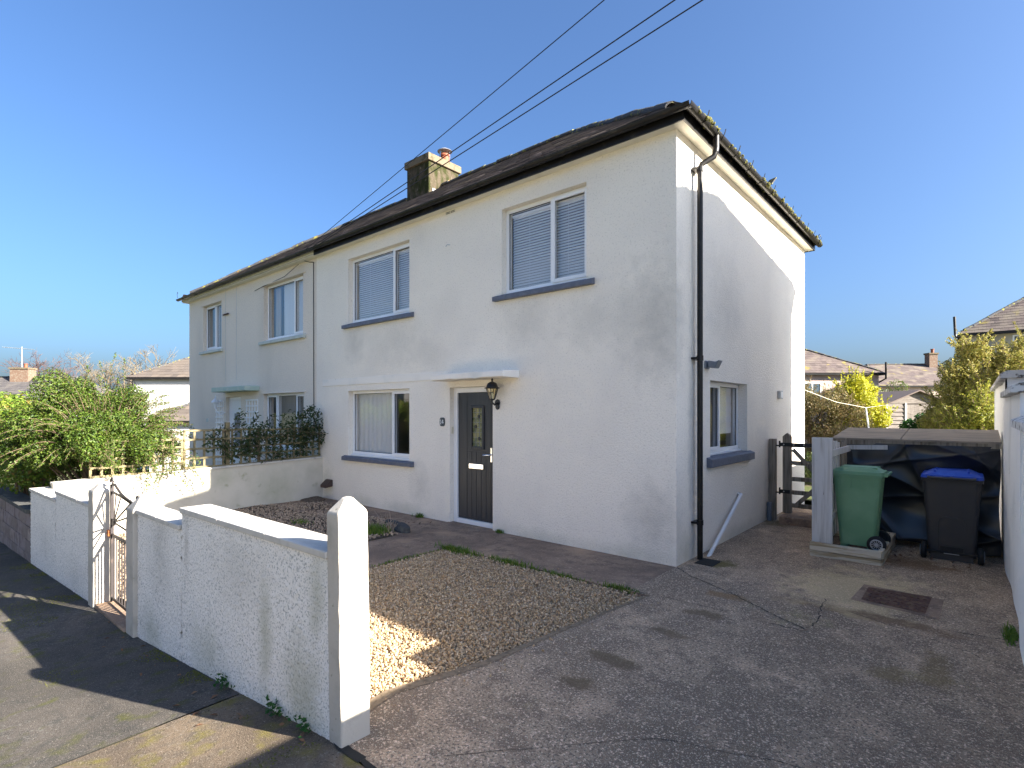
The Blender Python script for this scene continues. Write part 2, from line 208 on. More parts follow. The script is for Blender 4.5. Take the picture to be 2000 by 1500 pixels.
# ------------------------------------------------------------------ mesh building
class MB:
    def __init__(s): s.v = []; s.f = []
    def quad(s, a, b, c, d): n = len(s.v); s.v += [a, b, c, d]; s.f.append((n, n+1, n+2, n+3))
    def poly(s, pts): n = len(s.v); s.v += [tuple(p) for p in pts]; s.f.append(tuple(range(n, n+len(pts))))
    def box(s, x0, x1, y0, y1, z0, z1, T=None):
        p = [(x, y, z) for z in (z0, z1) for x, y in ((x0, y0), (x1, y0), (x1, y1), (x0, y1))]
        if T: p = [tuple(T(*q)) for q in p]
        n = len(s.v); s.v += p
        s.f += [tuple(n+i for i in q) for q in ((3, 2, 1, 0), (4, 5, 6, 7), (0, 1, 5, 4), (1, 2, 6, 5), (2, 3, 7, 6), (3, 0, 4, 7))]
        return s
    def bar(s, a, b, w, h=None, up=(0, 0, 1)):                 # a rectangular bar between two points
        h = h or w; a, b = Vector(a), Vector(b); d = (b-a).normalized(); u = Vector(up)
        if abs(d.dot(u)) > .98: u = Vector((0, 1, 0))
        r = d.cross(u).normalized(); u = r.cross(d).normalized()
        n = len(s.v)
        for p in (a, b):
            for i, j in ((-1, -1), (1, -1), (1, 1), (-1, 1)): s.v.append(tuple(p+r*(i*w/2)+u*(j*h/2)))
        s.f += [tuple(n+i for i in q) for q in ((3, 2, 1, 0), (4, 5, 6, 7), (0, 1, 5, 4), (1, 2, 6, 5), (2, 3, 7, 6), (3, 0, 4, 7))]
        return s
    def tube(s, pts, r, sides=8, cap=True):
        pts = [Vector(p) for p in pts]; rs = r if isinstance(r, (list, tuple)) else [r]*len(pts)
        n0 = len(s.v); ref = Vector((.31, .17, .93))
        for i, p in enumerate(pts):
            d = (pts[min(i+1, len(pts)-1)]-pts[max(i-1, 0)]).normalized()
            if abs(d.dot(ref)) > .97: ref = Vector((.9, .3, .1))
            x = d.cross(ref).normalized(); y = d.cross(x).normalized()
            for k in range(sides):
                a = 2*math.pi*k/sides; s.v.append(tuple(p+x*(math.cos(a)*rs[i])+y*(math.sin(a)*rs[i])))
        for i in range(len(pts)-1):
            for k in range(sides):
                a = n0+i*sides+k; b = n0+i*sides+(k+1) % sides; s.f.append((a, b, b+sides, a+sides))
        if cap:
            s.f.append(tuple(n0+k for k in range(sides))[::-1]); m = n0+(len(pts)-1)*sides; s.f.append(tuple(m+k for k in range(sides)))
        return s
    def lathe(s, prof, c, sides=20, axis='z'):                  # prof: (r, h) from bottom to top
        n0 = len(s.v)
        for r, h in prof:
            for k in range(sides):
                a = 2*math.pi*k/sides; u, v = r*math.cos(a), r*math.sin(a)
                s.v.append({'z': (c[0]+u, c[1]+v, c[2]+h), 'y': (c[0]+u, c[1]+h, c[2]+v), 'x': (c[0]+h, c[1]+u, c[2]+v)}[axis])
        for i in range(len(prof)-1):
            for k in range(sides):
                a = n0+i*sides+k; b = n0+i*sides+(k+1) % sides; s.f.append((a, b, b+sides, a+sides))
        s.f.append(tuple(n0+k for k in range(sides))[::-1]); m = n0+(len(prof)-1)*sides; s.f.append(tuple(m+k for k in range(sides)))
        return s
    def prism(s, poly, a0, a1, axis='y'):                       # polygon extruded along an axis
        f = {'y': lambda p, a: (p[0], a, p[1]), 'x': lambda p, a: (a, p[0], p[1]), 'z': lambda p, a: (p[0], p[1], a)}[axis]
        n = len(s.v); k = len(poly); s.v += [f(p, a0) for p in poly]+[f(p, a1) for p in poly]
        s.f.append(tuple(range(n, n+k))); s.f.append(tuple(range(n+2*k-1, n+k-1, -1)))
        for i in range(k): j = (i+1) % k; s.f.append((n+i, n+j, n+k+j, n+k+i))
        return s

ORG = {}
def tag(o, label=None, cat=None, group=None, kind=None):
    for k, v in (('label', label), ('category', cat), ('group', group), ('kind', kind)):
        if v: o[k] = v
    return o
def thing(name, label, cat, loc=(0, 0, 0), group=None, rz=0):
    o = bpy.data.objects.new(name, None); C.objects.link(o); o.empty_display_size = .2
    o.location = loc; o.rotation_euler = (0, 0, rz); ORG[o.name] = Vector(loc) if rz == 0 else Vector((0, 0, 0))
    return tag(o, label, cat, group)
def link(name, me, m, parent=None, loc=(0, 0, 0)):
    o = bpy.data.objects.new(name, me); C.objects.link(o); o.location = loc
    if m is not None and not me.materials: me.materials.append(M[m])
    if parent is not None:
        o.parent = parent; ORG[o.name] = ORG[parent.name]
    else: ORG[o.name] = Vector(loc)
    return o
def build(mb, name, m, parent=None, smooth=False, bevel=0, fix=True, base=None):
    org = ORG[parent.name] if parent is not None else Vector(base or (0, 0, 0))
    me = bpy.data.meshes.new(name)
    me.from_pydata([(v[0]-org[0], v[1]-org[1], v[2]-org[2]) for v in mb.v], [], mb.f)
    if fix:
        bm = bmesh.new(); bm.from_mesh(me); bmesh.ops.recalc_face_normals(bm, faces=bm.faces); bm.to_mesh(me); bm.free()
    if smooth:
        me.polygons.foreach_set('use_smooth', [True]*len(me.polygons))
        if smooth != 'all': me.set_sharp_from_angle(angle=R(40))
    me.update()
    o = link(name, me, m, parent, (0, 0, 0) if parent is not None else tuple(org))
    if bevel:
        b = o.modifiers.new('bevel', 'BEVEL'); b.width = bevel; b.segments = 2; b.limit_method = 'ANGLE'; b.angle_limit = R(35)
    return o
def npmesh(name, V, F, m, parent=None, smooth=False):
    org = ORG[parent.name] if parent is not None else Vector((0, 0, 0))
    V = np.asarray(V, float)-np.array(org); F = np.asarray(F, np.int32); k = F.shape[1]
    me = bpy.data.meshes.new(name); me.vertices.add(len(V)); me.vertices.foreach_set('co', V.ravel())
    me.loops.add(F.size); me.loops.foreach_set('vertex_index', F.ravel())
    me.polygons.add(len(F)); me.polygons.foreach_set('loop_start', np.arange(len(F), dtype=np.int32)*k)
    me.update(calc_edges=True); me.validate()
    me.polygons.foreach_set('use_smooth', [bool(smooth)]*len(F))
    return link(name, me, m, parent)
def inst(name, me, m, parent, loc, rot=(0, 0, 0), sc=(1, 1, 1)):
    org = ORG[parent.name] if parent is not None else Vector((0, 0, 0))
    o = bpy.data.objects.new(name, me); C.objects.link(o); o.location = Vector(loc)-org; o.rotation_euler = rot; o.scale = sc
    if not me.materials: me.materials.append(M[m])
    if parent is not None: o.parent = parent
    ORG[o.name] = org
    return o
def boxmesh(name, sx, sy, sz):                                   # centred in x,y; from z=0
    b = MB().box(-sx/2, sx/2, -sy/2, sy/2, 0, sz); me = bpy.data.meshes.new(name); me.from_pydata(b.v, [], b.f); me.update(); return me

# ---- leaves, grass, stones as real small faces
def leaf_mesh(P, Nrm, size, aspect=.5, r=None):
    r = r or rng; n = len(P); Nrm = Nrm/np.linalg.norm(Nrm, axis=1, keepdims=True)
    t = r.normal(size=(n, 3)); t -= (t*Nrm).sum(1, keepdims=True)*Nrm; t /= np.linalg.norm(t, axis=1, keepdims=True)
    s = np.cross(Nrm, t); sz = (np.asarray(size)*np.ones(n))[:, None]
    w = sz*aspect*.5
    V = np.empty((n, 4, 3)); V[:, 0] = P-t*sz*.5; V[:, 1] = P+s*w+Nrm*sz*.10; V[:, 2] = P+t*sz*.5-Nrm*sz*.06; V[:, 3] = P-s*w+Nrm*sz*.10
    i = np.arange(n)[:, None]*4
    F = np.concatenate([i+np.array([0, 1, 2]), i+np.array([0, 2, 3])], 0)
    return V.reshape(-1, 3), F
def cloud(lobes, n, r, fill=.75):
    """points in a union of ellipsoid lobes [(centre, radii)], denser towards each lobe's skin; also outward normals"""
    L = np.array([np.concatenate([c, rr]) for c, rr in lobes]); vol = L[:, 3]*L[:, 4]+L[:, 4]*L[:, 5]+L[:, 3]*L[:, 5]
    k = r.choice(len(L), n, p=vol/vol.sum()); d = r.normal(size=(n, 3)); d /= np.linalg.norm(d, axis=1, keepdims=True)
    rad = r.uniform(0, 1, n)**(1/3)*fill+(1-fill)*r.uniform(.7, 1.05, n)
    P = L[k, :3]+d*L[k, 3:]*rad[:, None]
    Nn = d+r.normal(size=(n, 3))*.55+np.array([0, 0, .45])
    return P, Nn
def lobes_on(c, rad, k, r, lr=(.28, .42), zmin=-.5):
    out = [(np.array(c), np.array(rad)*.72)]
    while len(out) < k:
        d = r.normal(size=3); d /= np.linalg.norm(d)
        if d[2] < zmin: continue
        f = r.uniform(.62, .95); q = r.uniform(*lr)
        out.append((np.array(c)+d*np.array(rad)*f, np.array([1, 1, 1])*q*np.mean(rad)*r.uniform(.75, 1.2, 3)))
    return out
def branch_tubes(mb, base, tips, r0, r, sides=5, sag=.15):
    for t in tips:
        b = np.array(base)+r.normal(size=3)*.05; t = np.array(t); m = (b+t)/2+np.array([0, 0, 1])*np.linalg.norm(t-b)*sag+r.normal(size=3)*.05
        pts = [b*(1-u)**2+2*m*u*(1-u)+t*u*u for u in np.linspace(0, 1, 7)]
        mb.tube(pts, [r0*(1-.85*u) for u in np.linspace(0, 1, 7)], sides)
def shrub(name, label, cat, lobes, n, size, m, base, seed, aspect=.5, twig='twig', group=None, fill=.75, nb=14, part='foliage', shoots=None):
    r = np.random.default_rng(seed); root = thing(name, label, cat, base, group)
    P, Nn = cloud(lobes, n, r, fill); ok = P[:, 2] > base[2]-.05; P, Nn = P[ok], Nn[ok]
    V, F = leaf_mesh(P, Nn, r.uniform(.7, 1.3, len(P))*size, aspect, r)
    o = npmesh(part, V, F, m, root)
    o['kind'] = 'stuff'
    mb = MB()
    if shoots:
        SP = []; SN = []
        for i in range(shoots[0]):
            c, rr = lobes[r.integers(len(lobes))]; d = r.normal(size=3)*.6+np.array([0, 0, 1.0]); d /= np.linalg.norm(d); st = c+d*rr*.8; L_ = shoots[1]*r.uniform(.5, 1.3); end = st+d*L_+r.normal(size=3)*.05*L_
            mb.tube([st, (st+end)/2, end], [.008, .006, .003], 3, cap=False); t = r.uniform(0, 1, int(shoots[2]*L_))
            SP.append(st+(end-st)*t[:, None]+r.normal(size=(len(t), 3))*shoots[3]*(1.2-t[:, None])); SN.append(r.normal(size=(len(t), 3))+np.array([0, 0, .5]))
        SP = np.concatenate(SP); SN = np.concatenate(SN); V, F = leaf_mesh(SP, SN, r.uniform(.6, 1.1, len(SP))*size, aspect, r); npmesh('shoots', V, F, m, root)['kind'] = 'stuff'
    branch_tubes(mb, base, [lobes[i % len(lobes)][0]+r.normal(size=3)*.1 for i in range(nb)], .03, r)
    build(mb, 'stem', twig, root, fix=False)['kind'] = 'stuff'
    return root
def grass_tuft(name, label, loc, n, h, spread, seed, m='grass', w=.006, group=None, cat='grass tuft'):
    r = np.random.default_rng(seed); root = thing(name, label, cat, loc, group)
    p = np.array(loc)+np.c_[r.normal(size=(n, 2))*np.array(spread), np.zeros(n)]
    a = r.uniform(0, 2*math.pi, n); d = np.c_[np.cos(a), np.sin(a), np.zeros(n)]; hh = h*r.uniform(.4, 1.15, n)[:, None]; lean = r.uniform(.1, .9, n)[:, None]
    s = np.c_[-np.sin(a), np.cos(a), np.zeros(n)]*w; up = np.array([0, 0, 1.])
    V = np.stack([p-s, p+s, p+d*hh*lean*.4+up*hh*.6+s*.7, p+d*hh*lean*.4+up*hh*.6-s*.7, p+d*hh*lean+up*hh*.95], 1).reshape(-1, 3)
    i = np.arange(n)[:, None]*5
    F = np.concatenate([i+np.array(q) for q in ((0, 1, 2), (0, 2, 3), (3, 2, 4))], 0)
    o = npmesh('blades', V, F, m, root); o['kind'] = 'stuff'
    return root
_ico = None
def stones(P, size, r):
    global _ico
    if _ico is None:
        bm = bmesh.new(); bmesh.ops.create_icosphere(bm, subdivisions=1, radius=1); _ico = (np.array([v.co[:] for v in bm.verts]), np.array([[v.index for v in f.verts] for f in bm.faces])); bm.free()
    v0, f0 = _ico; n = len(P)
    q = r.normal(size=(n, 4)); q /= np.linalg.norm(q, axis=1, keepdims=True); w, x, y, z = q.T
    Rm = np.stack([1-2*(y*y+z*z), 2*(x*y-z*w), 2*(x*z+y*w), 2*(x*y+z*w), 1-2*(x*x+z*z), 2*(y*z-x*w), 2*(x*z-y*w), 2*(y*z+x*w), 1-2*(x*x+y*y)], 1).reshape(n, 3, 3)
    sc_ = size[:, None]*np.c_[r.uniform(.8, 1.35, n), r.uniform(.7, 1.1, n), r.uniform(.5, .85, n)]
    v = v0[None]*sc_[:, None, :]*(1+r.normal(size=(n, 12, 1))*.13)
    v = np.einsum('nij,nkj->nki', Rm, v)+P[:, None, :]
    F = f0[None]+np.arange(n)[:, None, None]*12
    return v.reshape(-1, 3), F.reshape(-1, 3)
def in_poly(P, poly):
    x, y = P[:, 0], P[:, 1]; c = np.zeros(len(P), bool); n = len(poly)
    for i in range(n):
        (x0, y0), (x1, y1) = poly[i], poly[(i+1) % n]
        c ^= ((y0 > y) != (y1 > y)) & (x < (x1-x0)*(y-y0)/(y1-y0+1e-12)+x0)
    return c

# ---- roof slopes laid with single tiles
def slope_tiles(O, U, W, bounds, rise, tw, th=.007, r=None, jit=.003):
    """O eave origin, U unit along the eave, W unit up the slope; bounds(t)->(u0,u1) at distance t up the slope"""
    r = r or rng; O, U, W = map(np.array, (O, U, W)); Nn = np.cross(U, W); Nn = Nn/np.linalg.norm(Nn)
    if Nn[2] < 0: Nn = -Nn
    V = []; F = []; ncourse = int(np.ceil(rise[0]/rise[1]))
    for c in range(ncourse):
        t0 = c*rise[1]; t1 = min(t0+rise[1]*1.25, rise[0]); u0, u1 = bounds(min(t0+rise[1]*.5, rise[0]))
        off = (c % 2)*tw*.5; k0 = int(np.floor((u0-off)/tw)); k1 = int(np.ceil((u1-off)/tw))
        for k in range(k0, k1):
            a = max(off+k*tw+.002, u0); b = min(off+(k+1)*tw-.002, u1)
            if b-a < .02: continue
            j = r.normal()*jit*.5; lo = th*1.9+abs(r.normal())*jit; hi = th*.3; n = len(V); dj = r.normal()*jit
            for (u, t, h) in ((a, t0+dj, lo), (b, t0+dj, lo+j), (b, t1, hi), (a, t1, hi), (a, t0+dj, lo-th), (b, t0+dj, lo+j-th)):
                V.append(O+U*u+W*t+Nn*h)
            F += [(n, n+1, n+2), (n, n+2, n+3), (n+4, n+5, n+1), (n+4, n+1, n)]
    return V, F
def hip_roof(root, x0, x1, y0, y1, ze, zr, hl, hr, tw, course, m, ridge_m='ridge', sides='fblr', tile_seed=1, ridge_r=.088, ridge_len=.40, T=None, name='roof', ends=True):
    """eave rectangle; ridge along x at mid y; hl/hr run of the left/right hip (0 = straight cut).  Returns the roof part."""
    r = np.random.default_rng(tile_seed); ym = (y0+y1)/2; V = []; F = []
    def add(a):
        n = len(V); V.extend(a[0]); F.extend([tuple(i+n for i in f) for f in a[1]])
    h = zr-ze; run = ym-y0; sl = math.hypot(run, h)
    if 'f' in sides: add(slope_tiles((x0, y0, ze), (1, 0, 0), (0, run/sl, h/sl), lambda t: (hl*t/sl, (x1-x0)-hr*t/sl), (sl, course), tw, r=r))
    if 'b' in sides: add(slope_tiles((x0, y1, ze), (1, 0, 0), (0, -run/sl, h/sl), lambda t: (hl*t/sl, (x1-x0)-hr*t/sl), (sl, course), tw, r=r))
    if hr and 'r' in sides:
        s2 = math.hypot(hr, h); add(slope_tiles((x1, y0, ze), (0, 1, 0), (-hr/s2, 0, h/s2), lambda t: (run*t/s2, (y1-y0)-run*t/s2), (s2, course), tw, r=r))
    if hl and 'l' in sides:
        s2 = math.hypot(hl, h); add(slope_tiles((x0, y0, ze), (0, 1, 0), (hl/s2, 0, h/s2), lambda t: (run*t/s2, (y1-y0)-run*t/s2), (s2, course), tw, r=r))
    dk = MB(); a, b = (x0+hl, ym, zr), (x1-hr, ym, zr)
    dk.poly([(x0, y0, ze), (x1, y0, ze), b, a]); dk.poly([(x0, y1, ze), (x1, y1, ze), b, a])
    if hr: dk.poly([(x1, y0, ze), (x1, y1, ze), b])
    if hl: dk.poly([(x0, y0, ze), (x0, y1, ze), a])
    deck = build(dk, name, m, root, fix=False)
    o = npmesh('tile', np.array(V), np.array(F), m, deck); o['kind'] = 'stuff'
    # ridge and hip tiles
    g = MB(); nseg = 8
    prof = [(math.cos(math.pi*i/nseg)*ridge_r, math.sin(math.pi*i/nseg)*ridge_r*.8-.02) for i in range(nseg+1)]
    prof += [(p[0]*.82, p[1]-.02) for p in prof[::-1]]
    g.prism(prof, -ridge_len/2-.01, ridge_len/2+.01, 'y'); me = bpy.data.meshes.new('ridge_tile'); me.from_pydata(g.v, [], g.f); me.update()
    lines = [(a, b)]
    if hr: lines += [((x1, y0, ze), b)]+([((x1, y1, ze), b)] if 'r' in sides else [])
    if hl: lines += [((x0, y0, ze), a)]+([((x0, y1, ze), a)] if 'l' in sides else [])
    for p, q in lines:
        p, q = Vector(p), Vector(q); L_ = (q-p).length; n = max(1, int(L_/ridge_len)); d = (q-p).normalized()
        rot = Matrix((d.cross(Vector((0, 0, 1))).normalized(), d, d.cross(Vector((0, 0, 1))).normalized().cross(d))).transposed().to_euler()
        for i in range(n):
            if i == 0 and p.z < q.z-.5: continue
            c = p+(q-p)*((i+.5)/n); e = rot.copy(); e.y += r.normal()*.05; e.x += r.normal()*.02
            inst('ridge_tile', me, ridge_m, deck, (c.x+r.normal()*.005, c.y+r.normal()*.005, c.z+.022+r.normal()*.008), e)
    return deck
def wall_grid(mb, T, a0, a1, z0, z1, holes, thick=.25):
    """flat wall in (a, depth, z) with openings; outer face at depth 0, inner at thick, reveals between"""
    A = sorted({a0, a1, *[h[0] for h in holes], *[h[1] for h in holes]}); Z = sorted({z0, z1, *[h[2] for h in holes], *[h[3] for h in holes]})
    for d in (0, thick):
        for i in range(len(A)-1):
            for j in range(len(Z)-1):
                ac, zc = (A[i]+A[i+1])/2, (Z[j]+Z[j+1])/2
                if any(h[0] < ac < h[1] and h[2] < zc < h[3] for h in holes): continue
                q = [T(A[i], d, Z[j]), T(A[i+1], d, Z[j]), T(A[i+1], d, Z[j+1]), T(A[i], d, Z[j+1])]
                mb.quad(*(q if d == 0 else q[::-1]))
    for h in holes:
        b0, b1, c0, c1 = h
        mb.quad(T(b0, 0, c0), T(b0, 0, c1), T(b0, thick, c1), T(b0, thick, c0)); mb.quad(T(b1, 0, c1), T(b1, 0, c0), T(b1, thick, c0), T(b1, thick, c1))
        mb.quad(T(b0, 0, c1), T(b1, 0, c1), T(b1, thick, c1), T(b0, thick, c1)); mb.quad(T(b1, 0, c0), T(b0, 0, c0), T(b0, thick, c0), T(b1, thick, c0))

# ================================================================== THE GROUND
def pave_z(x):
    return float(np.interp(-x, [-40, 0, 1.58, 3.2, 4.8, 8.1, 12, 40, 200], [.0, 0, -.15, -.29, -.335, -.48, -.62, -1.6, -2.5]))
def wall_y(x): return -4.383+.022*(x+.049)          # street face of the front boundary
def garden_z(x, y):
    s = lambda t: max(0., min(1., t))
    return -.27*s((-2.4-y)/1.95)*s((-2.75-x)/.6)
def sheet(name, xs, ys, zf, m, kind='structure', keep=None, yoff=None, parent=None):
    V = []; F = []; nx, ny = len(xs), len(ys)
    for x in xs:
        for y in ys:
            yy = y if yoff is None else yoff(x, y)
            V.append((x, yy, zf(x, yy)))
    for i in range(nx-1):
        for j in range(ny-1):
            if keep and not keep((xs[i]+xs[i+1])/2, (ys[j]+ys[j+1])/2): continue
            a = i*ny+j; F.append((a, a+ny, a+ny+1, a+1))
    o = npmesh(name, np.array(V), np.array(F), m, parent, smooth=True)
    if kind: o['kind'] = kind
    return o
sheet('ground', [-1500, -400, -120, -60, -30, -16, -12, -8, -5, -3, -1.5, 0, 3, 8, 30, 100, 400, 1500], [-1500, -300, -60, -20, -7, 0, 10, 30, 80, 300, 1500],
      lambda x, y: pave_z(x)-.14 if y < 9 else pave_z(x)-.14, 'groundg')
lin = lambda a, b, n: list(np.linspace(a, b, n))
# pavement: asphalt to the left of the joint, concrete crossing to the right of it
PJ = -1.14
sheet('pavement', lin(-40, -12, 15)+lin(-11, PJ-.012, 40), lin(0, 1, 14), lambda x, y: pave_z(x)-.012*max(0, wall_y(x)-y), 'asphalt',
      yoff=lambda x, t: wall_y(x)+.03-t*2.9)
sheet('pavement_crossing', lin(PJ+.006, -.02, 8)+[.2, 1, 2, 3, 8], lin(0, 1, 14), lambda x, y: pave_z(x)-.012*max(0, wall_y(x)-y), 'crossing',
      yoff=lambda x, t: wall_y(x)+.03-t*2.9 if x < 0 else -4.395-t*2.85)
_jb = MB()
for i in range(14):
    y0, y1 = -4.37-i*.2, -4.37-(i+1)*.2; z = pave_z(PJ)-.03
    _jb.quad((PJ-.05, y0, z), (PJ+.05, y0, z), (PJ+.05, y1, z-.002), (PJ-.05, y1, z-.002))
tag(build(_jb, 'pavement_joint', 'crack', fix=False), kind='structure')
sheet('road', [-60, -30, -12, -5, 0, 10, 40], [-17, -14, -10, -7.32], lambda x, y: pave_z(x)-.16, 'road')
kb = MB()
for i in range(48):
    x0 = -40+i; z = pave_z(x0+.5)-.035
    kb.box(x0+.004, x0+.996, -7.42, -7.30, z-.25, z)
_k = thing('kerb', None, None, (0, -7.36, 0)); _k['kind'] = 'structure'; build(kb, 'kerb_stone', 'crossing', _k)['kind'] = 'stuff'
# driveway slab with a worn tan edge beside the gravel
EDGE = [(.209, -1.106), (.04, -2.32), (-.053, -3.19), (-.243, -3.86), (-.20, -4.20)]       # gravel / driveway line
def edge_x(y): return float(np.interp(-y, [-p[1] for p in EDGE], [p[0] for p in EDGE]))
drive = MB()
drive.poly([(EDGE[0][0], EDGE[0][1], 0), (EDGE[1][0], EDGE[1][1], 0), (EDGE[2][0], EDGE[2][1], 0), (EDGE[3][0], EDGE[3][1], 0), (-.05, -4.37, 0), (2.95, -4.385, 0), (2.95, 5.2, 0), (-.02, 5.2, 0), (-.002, -1.112, 0)])
dv = tag(build(drive, 'driveway', 'concrete', fix=False), kind='structure')
eb = MB()
for i in range(len(EDGE)-1):
    (x0, y0), (x1, y1) = EDGE[i], EDGE[i+1]
    eb.quad((x0, y0, .001), (x1, y1, .001), (x1, y1, -.09), (x0, y0, -.09))
    w0, w1 = .015+.02*i, .015+.02*(i+1)
    eb.quad((x0-.01, y0, .004), (x1-.01, y1, .004), (x1+w1, y1, .004), (x0+w0, y0, .004))
build(eb, 'worn_edge', 'kerbedge', dv, fix=False)
def crack(pts, w, parent=dv, z=.003, m='crack'):
    mb = MB(); P2 = []
    for (x0, y0), (x1, y1) in zip(pts, pts[1:]):
        for k in range(7): t = k/7; P2.append((x0+(x1-x0)*t+rnd.gauss(0, .008), y0+(y1-y0)*t+rnd.gauss(0, .008)))
    P2.append(pts[-1])
    for i in range(len(P2)-1):
        (x0, y0), (x1, y1) = P2[i], P2[i+1]; d = math.hypot(x1-x0, y1-y0) or 1; nx, ny = -(y1-y0)/d, (x1-x0)/d
        a, b = w*rnd.uniform(.4, 1.3)/2, w*rnd.uniform(.4, 1.3)/2
        mb.quad((x0+nx*a, y0+ny*a, z), (x1+nx*b, y1+ny*b, z), (x1-nx*b, y1-ny*b, z), (x0-nx*a, y0-ny*a, z))
    return build(mb, 'crack', m, parent, fix=False)
crack([(.02, -.02), (.19, -.177), (.87, -.574), (1.215, -.807), (1.56, -1.03)], .011)
crack([(1.57, -.98), (1.60, -.75), (1.564, -.507), (1.53, -.10)], .008)
crack([(-.02, -1.09), (.305, -1.062), (.936, -1.048)], .007)
crack([(1.2, -1.09), (1.6, -1.068)], .009); crack([(2.43, -.29), (2.86, -.22)], .010)
crack([(1.75, -.33), (2.45, -.62), (2.9, -.9)], .006); crack([(.5, -4.1), (1.3, -3.2), (2.1, -2.9)], .004)
crack([(-.05, -4.378), (.6, -4.385), (2.9, -4.392)], .05, z=.004)
# paths: along the front wall and from the gate
pth = sheet('path', lin(-7.75, .0, 40), lin(-1.11, .02, 6), lambda x, y: -.003, 'path', keep=lambda x, y: True)
sheet('gate_path', lin(-3.76, -2.69, 6), lin(-4.44, -1.11, 16), lambda x, y: garden_z(x, y)-.003, 'path')
crack([(-3.72, -1.12), (-3.1, -1.13), (-2.7, -1.115)], .006, pth, .002); crack([(-2.1, -1.1), (-2.15, -.5), (-2.12, -.02)], .005, pth, .002)
crack([(-5.0, -.6), (-4.98, -.02)], .006, pth, .002)
_pe = MB(); _pe.quad((-2.69, -1.112, -.002), (.2, -1.112, -.002), (.2, -1.112, -.07), (-2.69, -1.112, -.07)); _pe.quad((-2.688, -4.3, -.002), (-2.688, -1.112, -.002), (-2.688, -1.112, -.07), (-2.688, -4.3, -.07))
build(_pe, 'path_edge', 'path', pth, fix=False)
# ---- gravel bed in front of the house
GP = [(.20, -1.13), (.03, -2.32), (-.06, -3.19), (-.25, -3.86), (-.28, -4.2), (-2.67, -4.28), (-2.67, -1.13)]
gb = MB(); gb.poly([(x, y, -.035) for x, y in GP]); gv = tag(build(gb, 'gravel_bed', 'gravelbase', fix=False), kind='structure')
r = np.random.default_rng(3); n = 62000
P = np.c_[r.uniform(-2.67, .2, n), r.uniform(-4.28, -1.12, n)]; P = P[in_poly(P, GP)]
far = np.clip((P[:, 1]+4.3)/3.2, 0, 1)
P = P[r.uniform(size=len(P)) < .92]
P = np.c_[P, -.022+r.uniform(-.012, .018, len(P))]
V, F = stones(P, .0048+.0085*r.uniform(size=len(P))**1.6, r)
tag(npmesh('gravel', V, F, 'stone'), 'tan gravel chippings filling the bed between driveway and path', 'gravel', kind='stuff')
r = np.random.default_rng(33); n = 170; t_ = r.uniform(-4.0, -1.2, n); P = np.c_[[edge_x(y)+.03+abs(r.normal())*.16 for y in t_], t_, np.full(n, .006)]
P = np.r_[P, np.c_[r.uniform(-2.6, .1, 60), -1.09+np.abs(r.normal(size=60))*.10, np.full(60, .003)], np.c_[r.uniform(.3, 2.8, 60), r.uniform(-4, 1.5, 60), np.full(60, .004)]]
V, F = stones(P, .003+.006*r.uniform(size=len(P))**2, r); tag(npmesh('stray_gravel', V, F, 'stone'), 'stray gravel chippings kicked onto the driveway and path', 'gravel', kind='stuff')
# ---- the darker bed beyond, with stone edging
BP = [(-3.80, -.90), (-4.05, -.66), (-5.8, -.50), (-7.4, -.28), (-7.76, -.30), (-7.76, -4.3), (-3.80, -4.3)]
bb = sheet('soil_bed', lin(-7.76, -3.77, 30), lin(-4.42, -.2, 30), lambda x, y: garden_z(x, y)*.9-.012+.02*math.sin(3*x)*math.sin(4*y+1), 'soil', keep=lambda x, y: in_poly(np.array([[x, y]]), BP)[0])
n = 9000; P = np.c_[r.uniform(-7.7, -3.8, n), r.uniform(-4.3, -.3, n)]; P = P[in_poly(P, BP)]
P = np.c_[P, [garden_z(x, y)*.9+.002+.02*math.sin(3*x)*math.sin(4*y+1) for x, y in P]]
V, F = stones(P, r.uniform(.010, .020, len(P)), r)
tag(npmesh('gravel', V, F, 'stoned'), 'dark weathered gravel in the bed under the low white side wall', 'gravel', kind='stuff')
def rock(name, label, c, s, seed, m='darkcoping', cat='stone', group=None):
    bm = bmesh.new(); bmesh.ops.create_icosphere(bm, subdivisions=3, radius=1); rr = np.random.default_rng(seed); ph = rr.uniform(0, 6, 9)
    for v in bm.verts:
        k = 1+.16*math.sin(3*v.co.x+ph[0])*math.sin(2.5*v.co.y+ph[1])+.10*math.sin(6*v.co.z+ph[2]+2*v.co.x)+rr.normal()*.015
        v.co = Vector((v.co.x*k*s[0], v.co.y*k*s[1], max(-.5, v.co.z)*k*s[2]))
    me = bpy.data.meshes.new(name); bm.to_mesh(me); bm.free(); me.polygons.foreach_set('use_smooth', [True]*len(me.polygons))
    return tag(link(name, me, m, None, c), label, cat, group)
rock('edging_stone', 'lichened grey edging stone at the corner of the soil bed', (-3.88, -.93, .03), (.17, .08, .09), 5)
rock('edging_stone', 'low dark edging stone left of the dry stems', (-4.5, -.66, .0), (.22, .07, .05), 6)

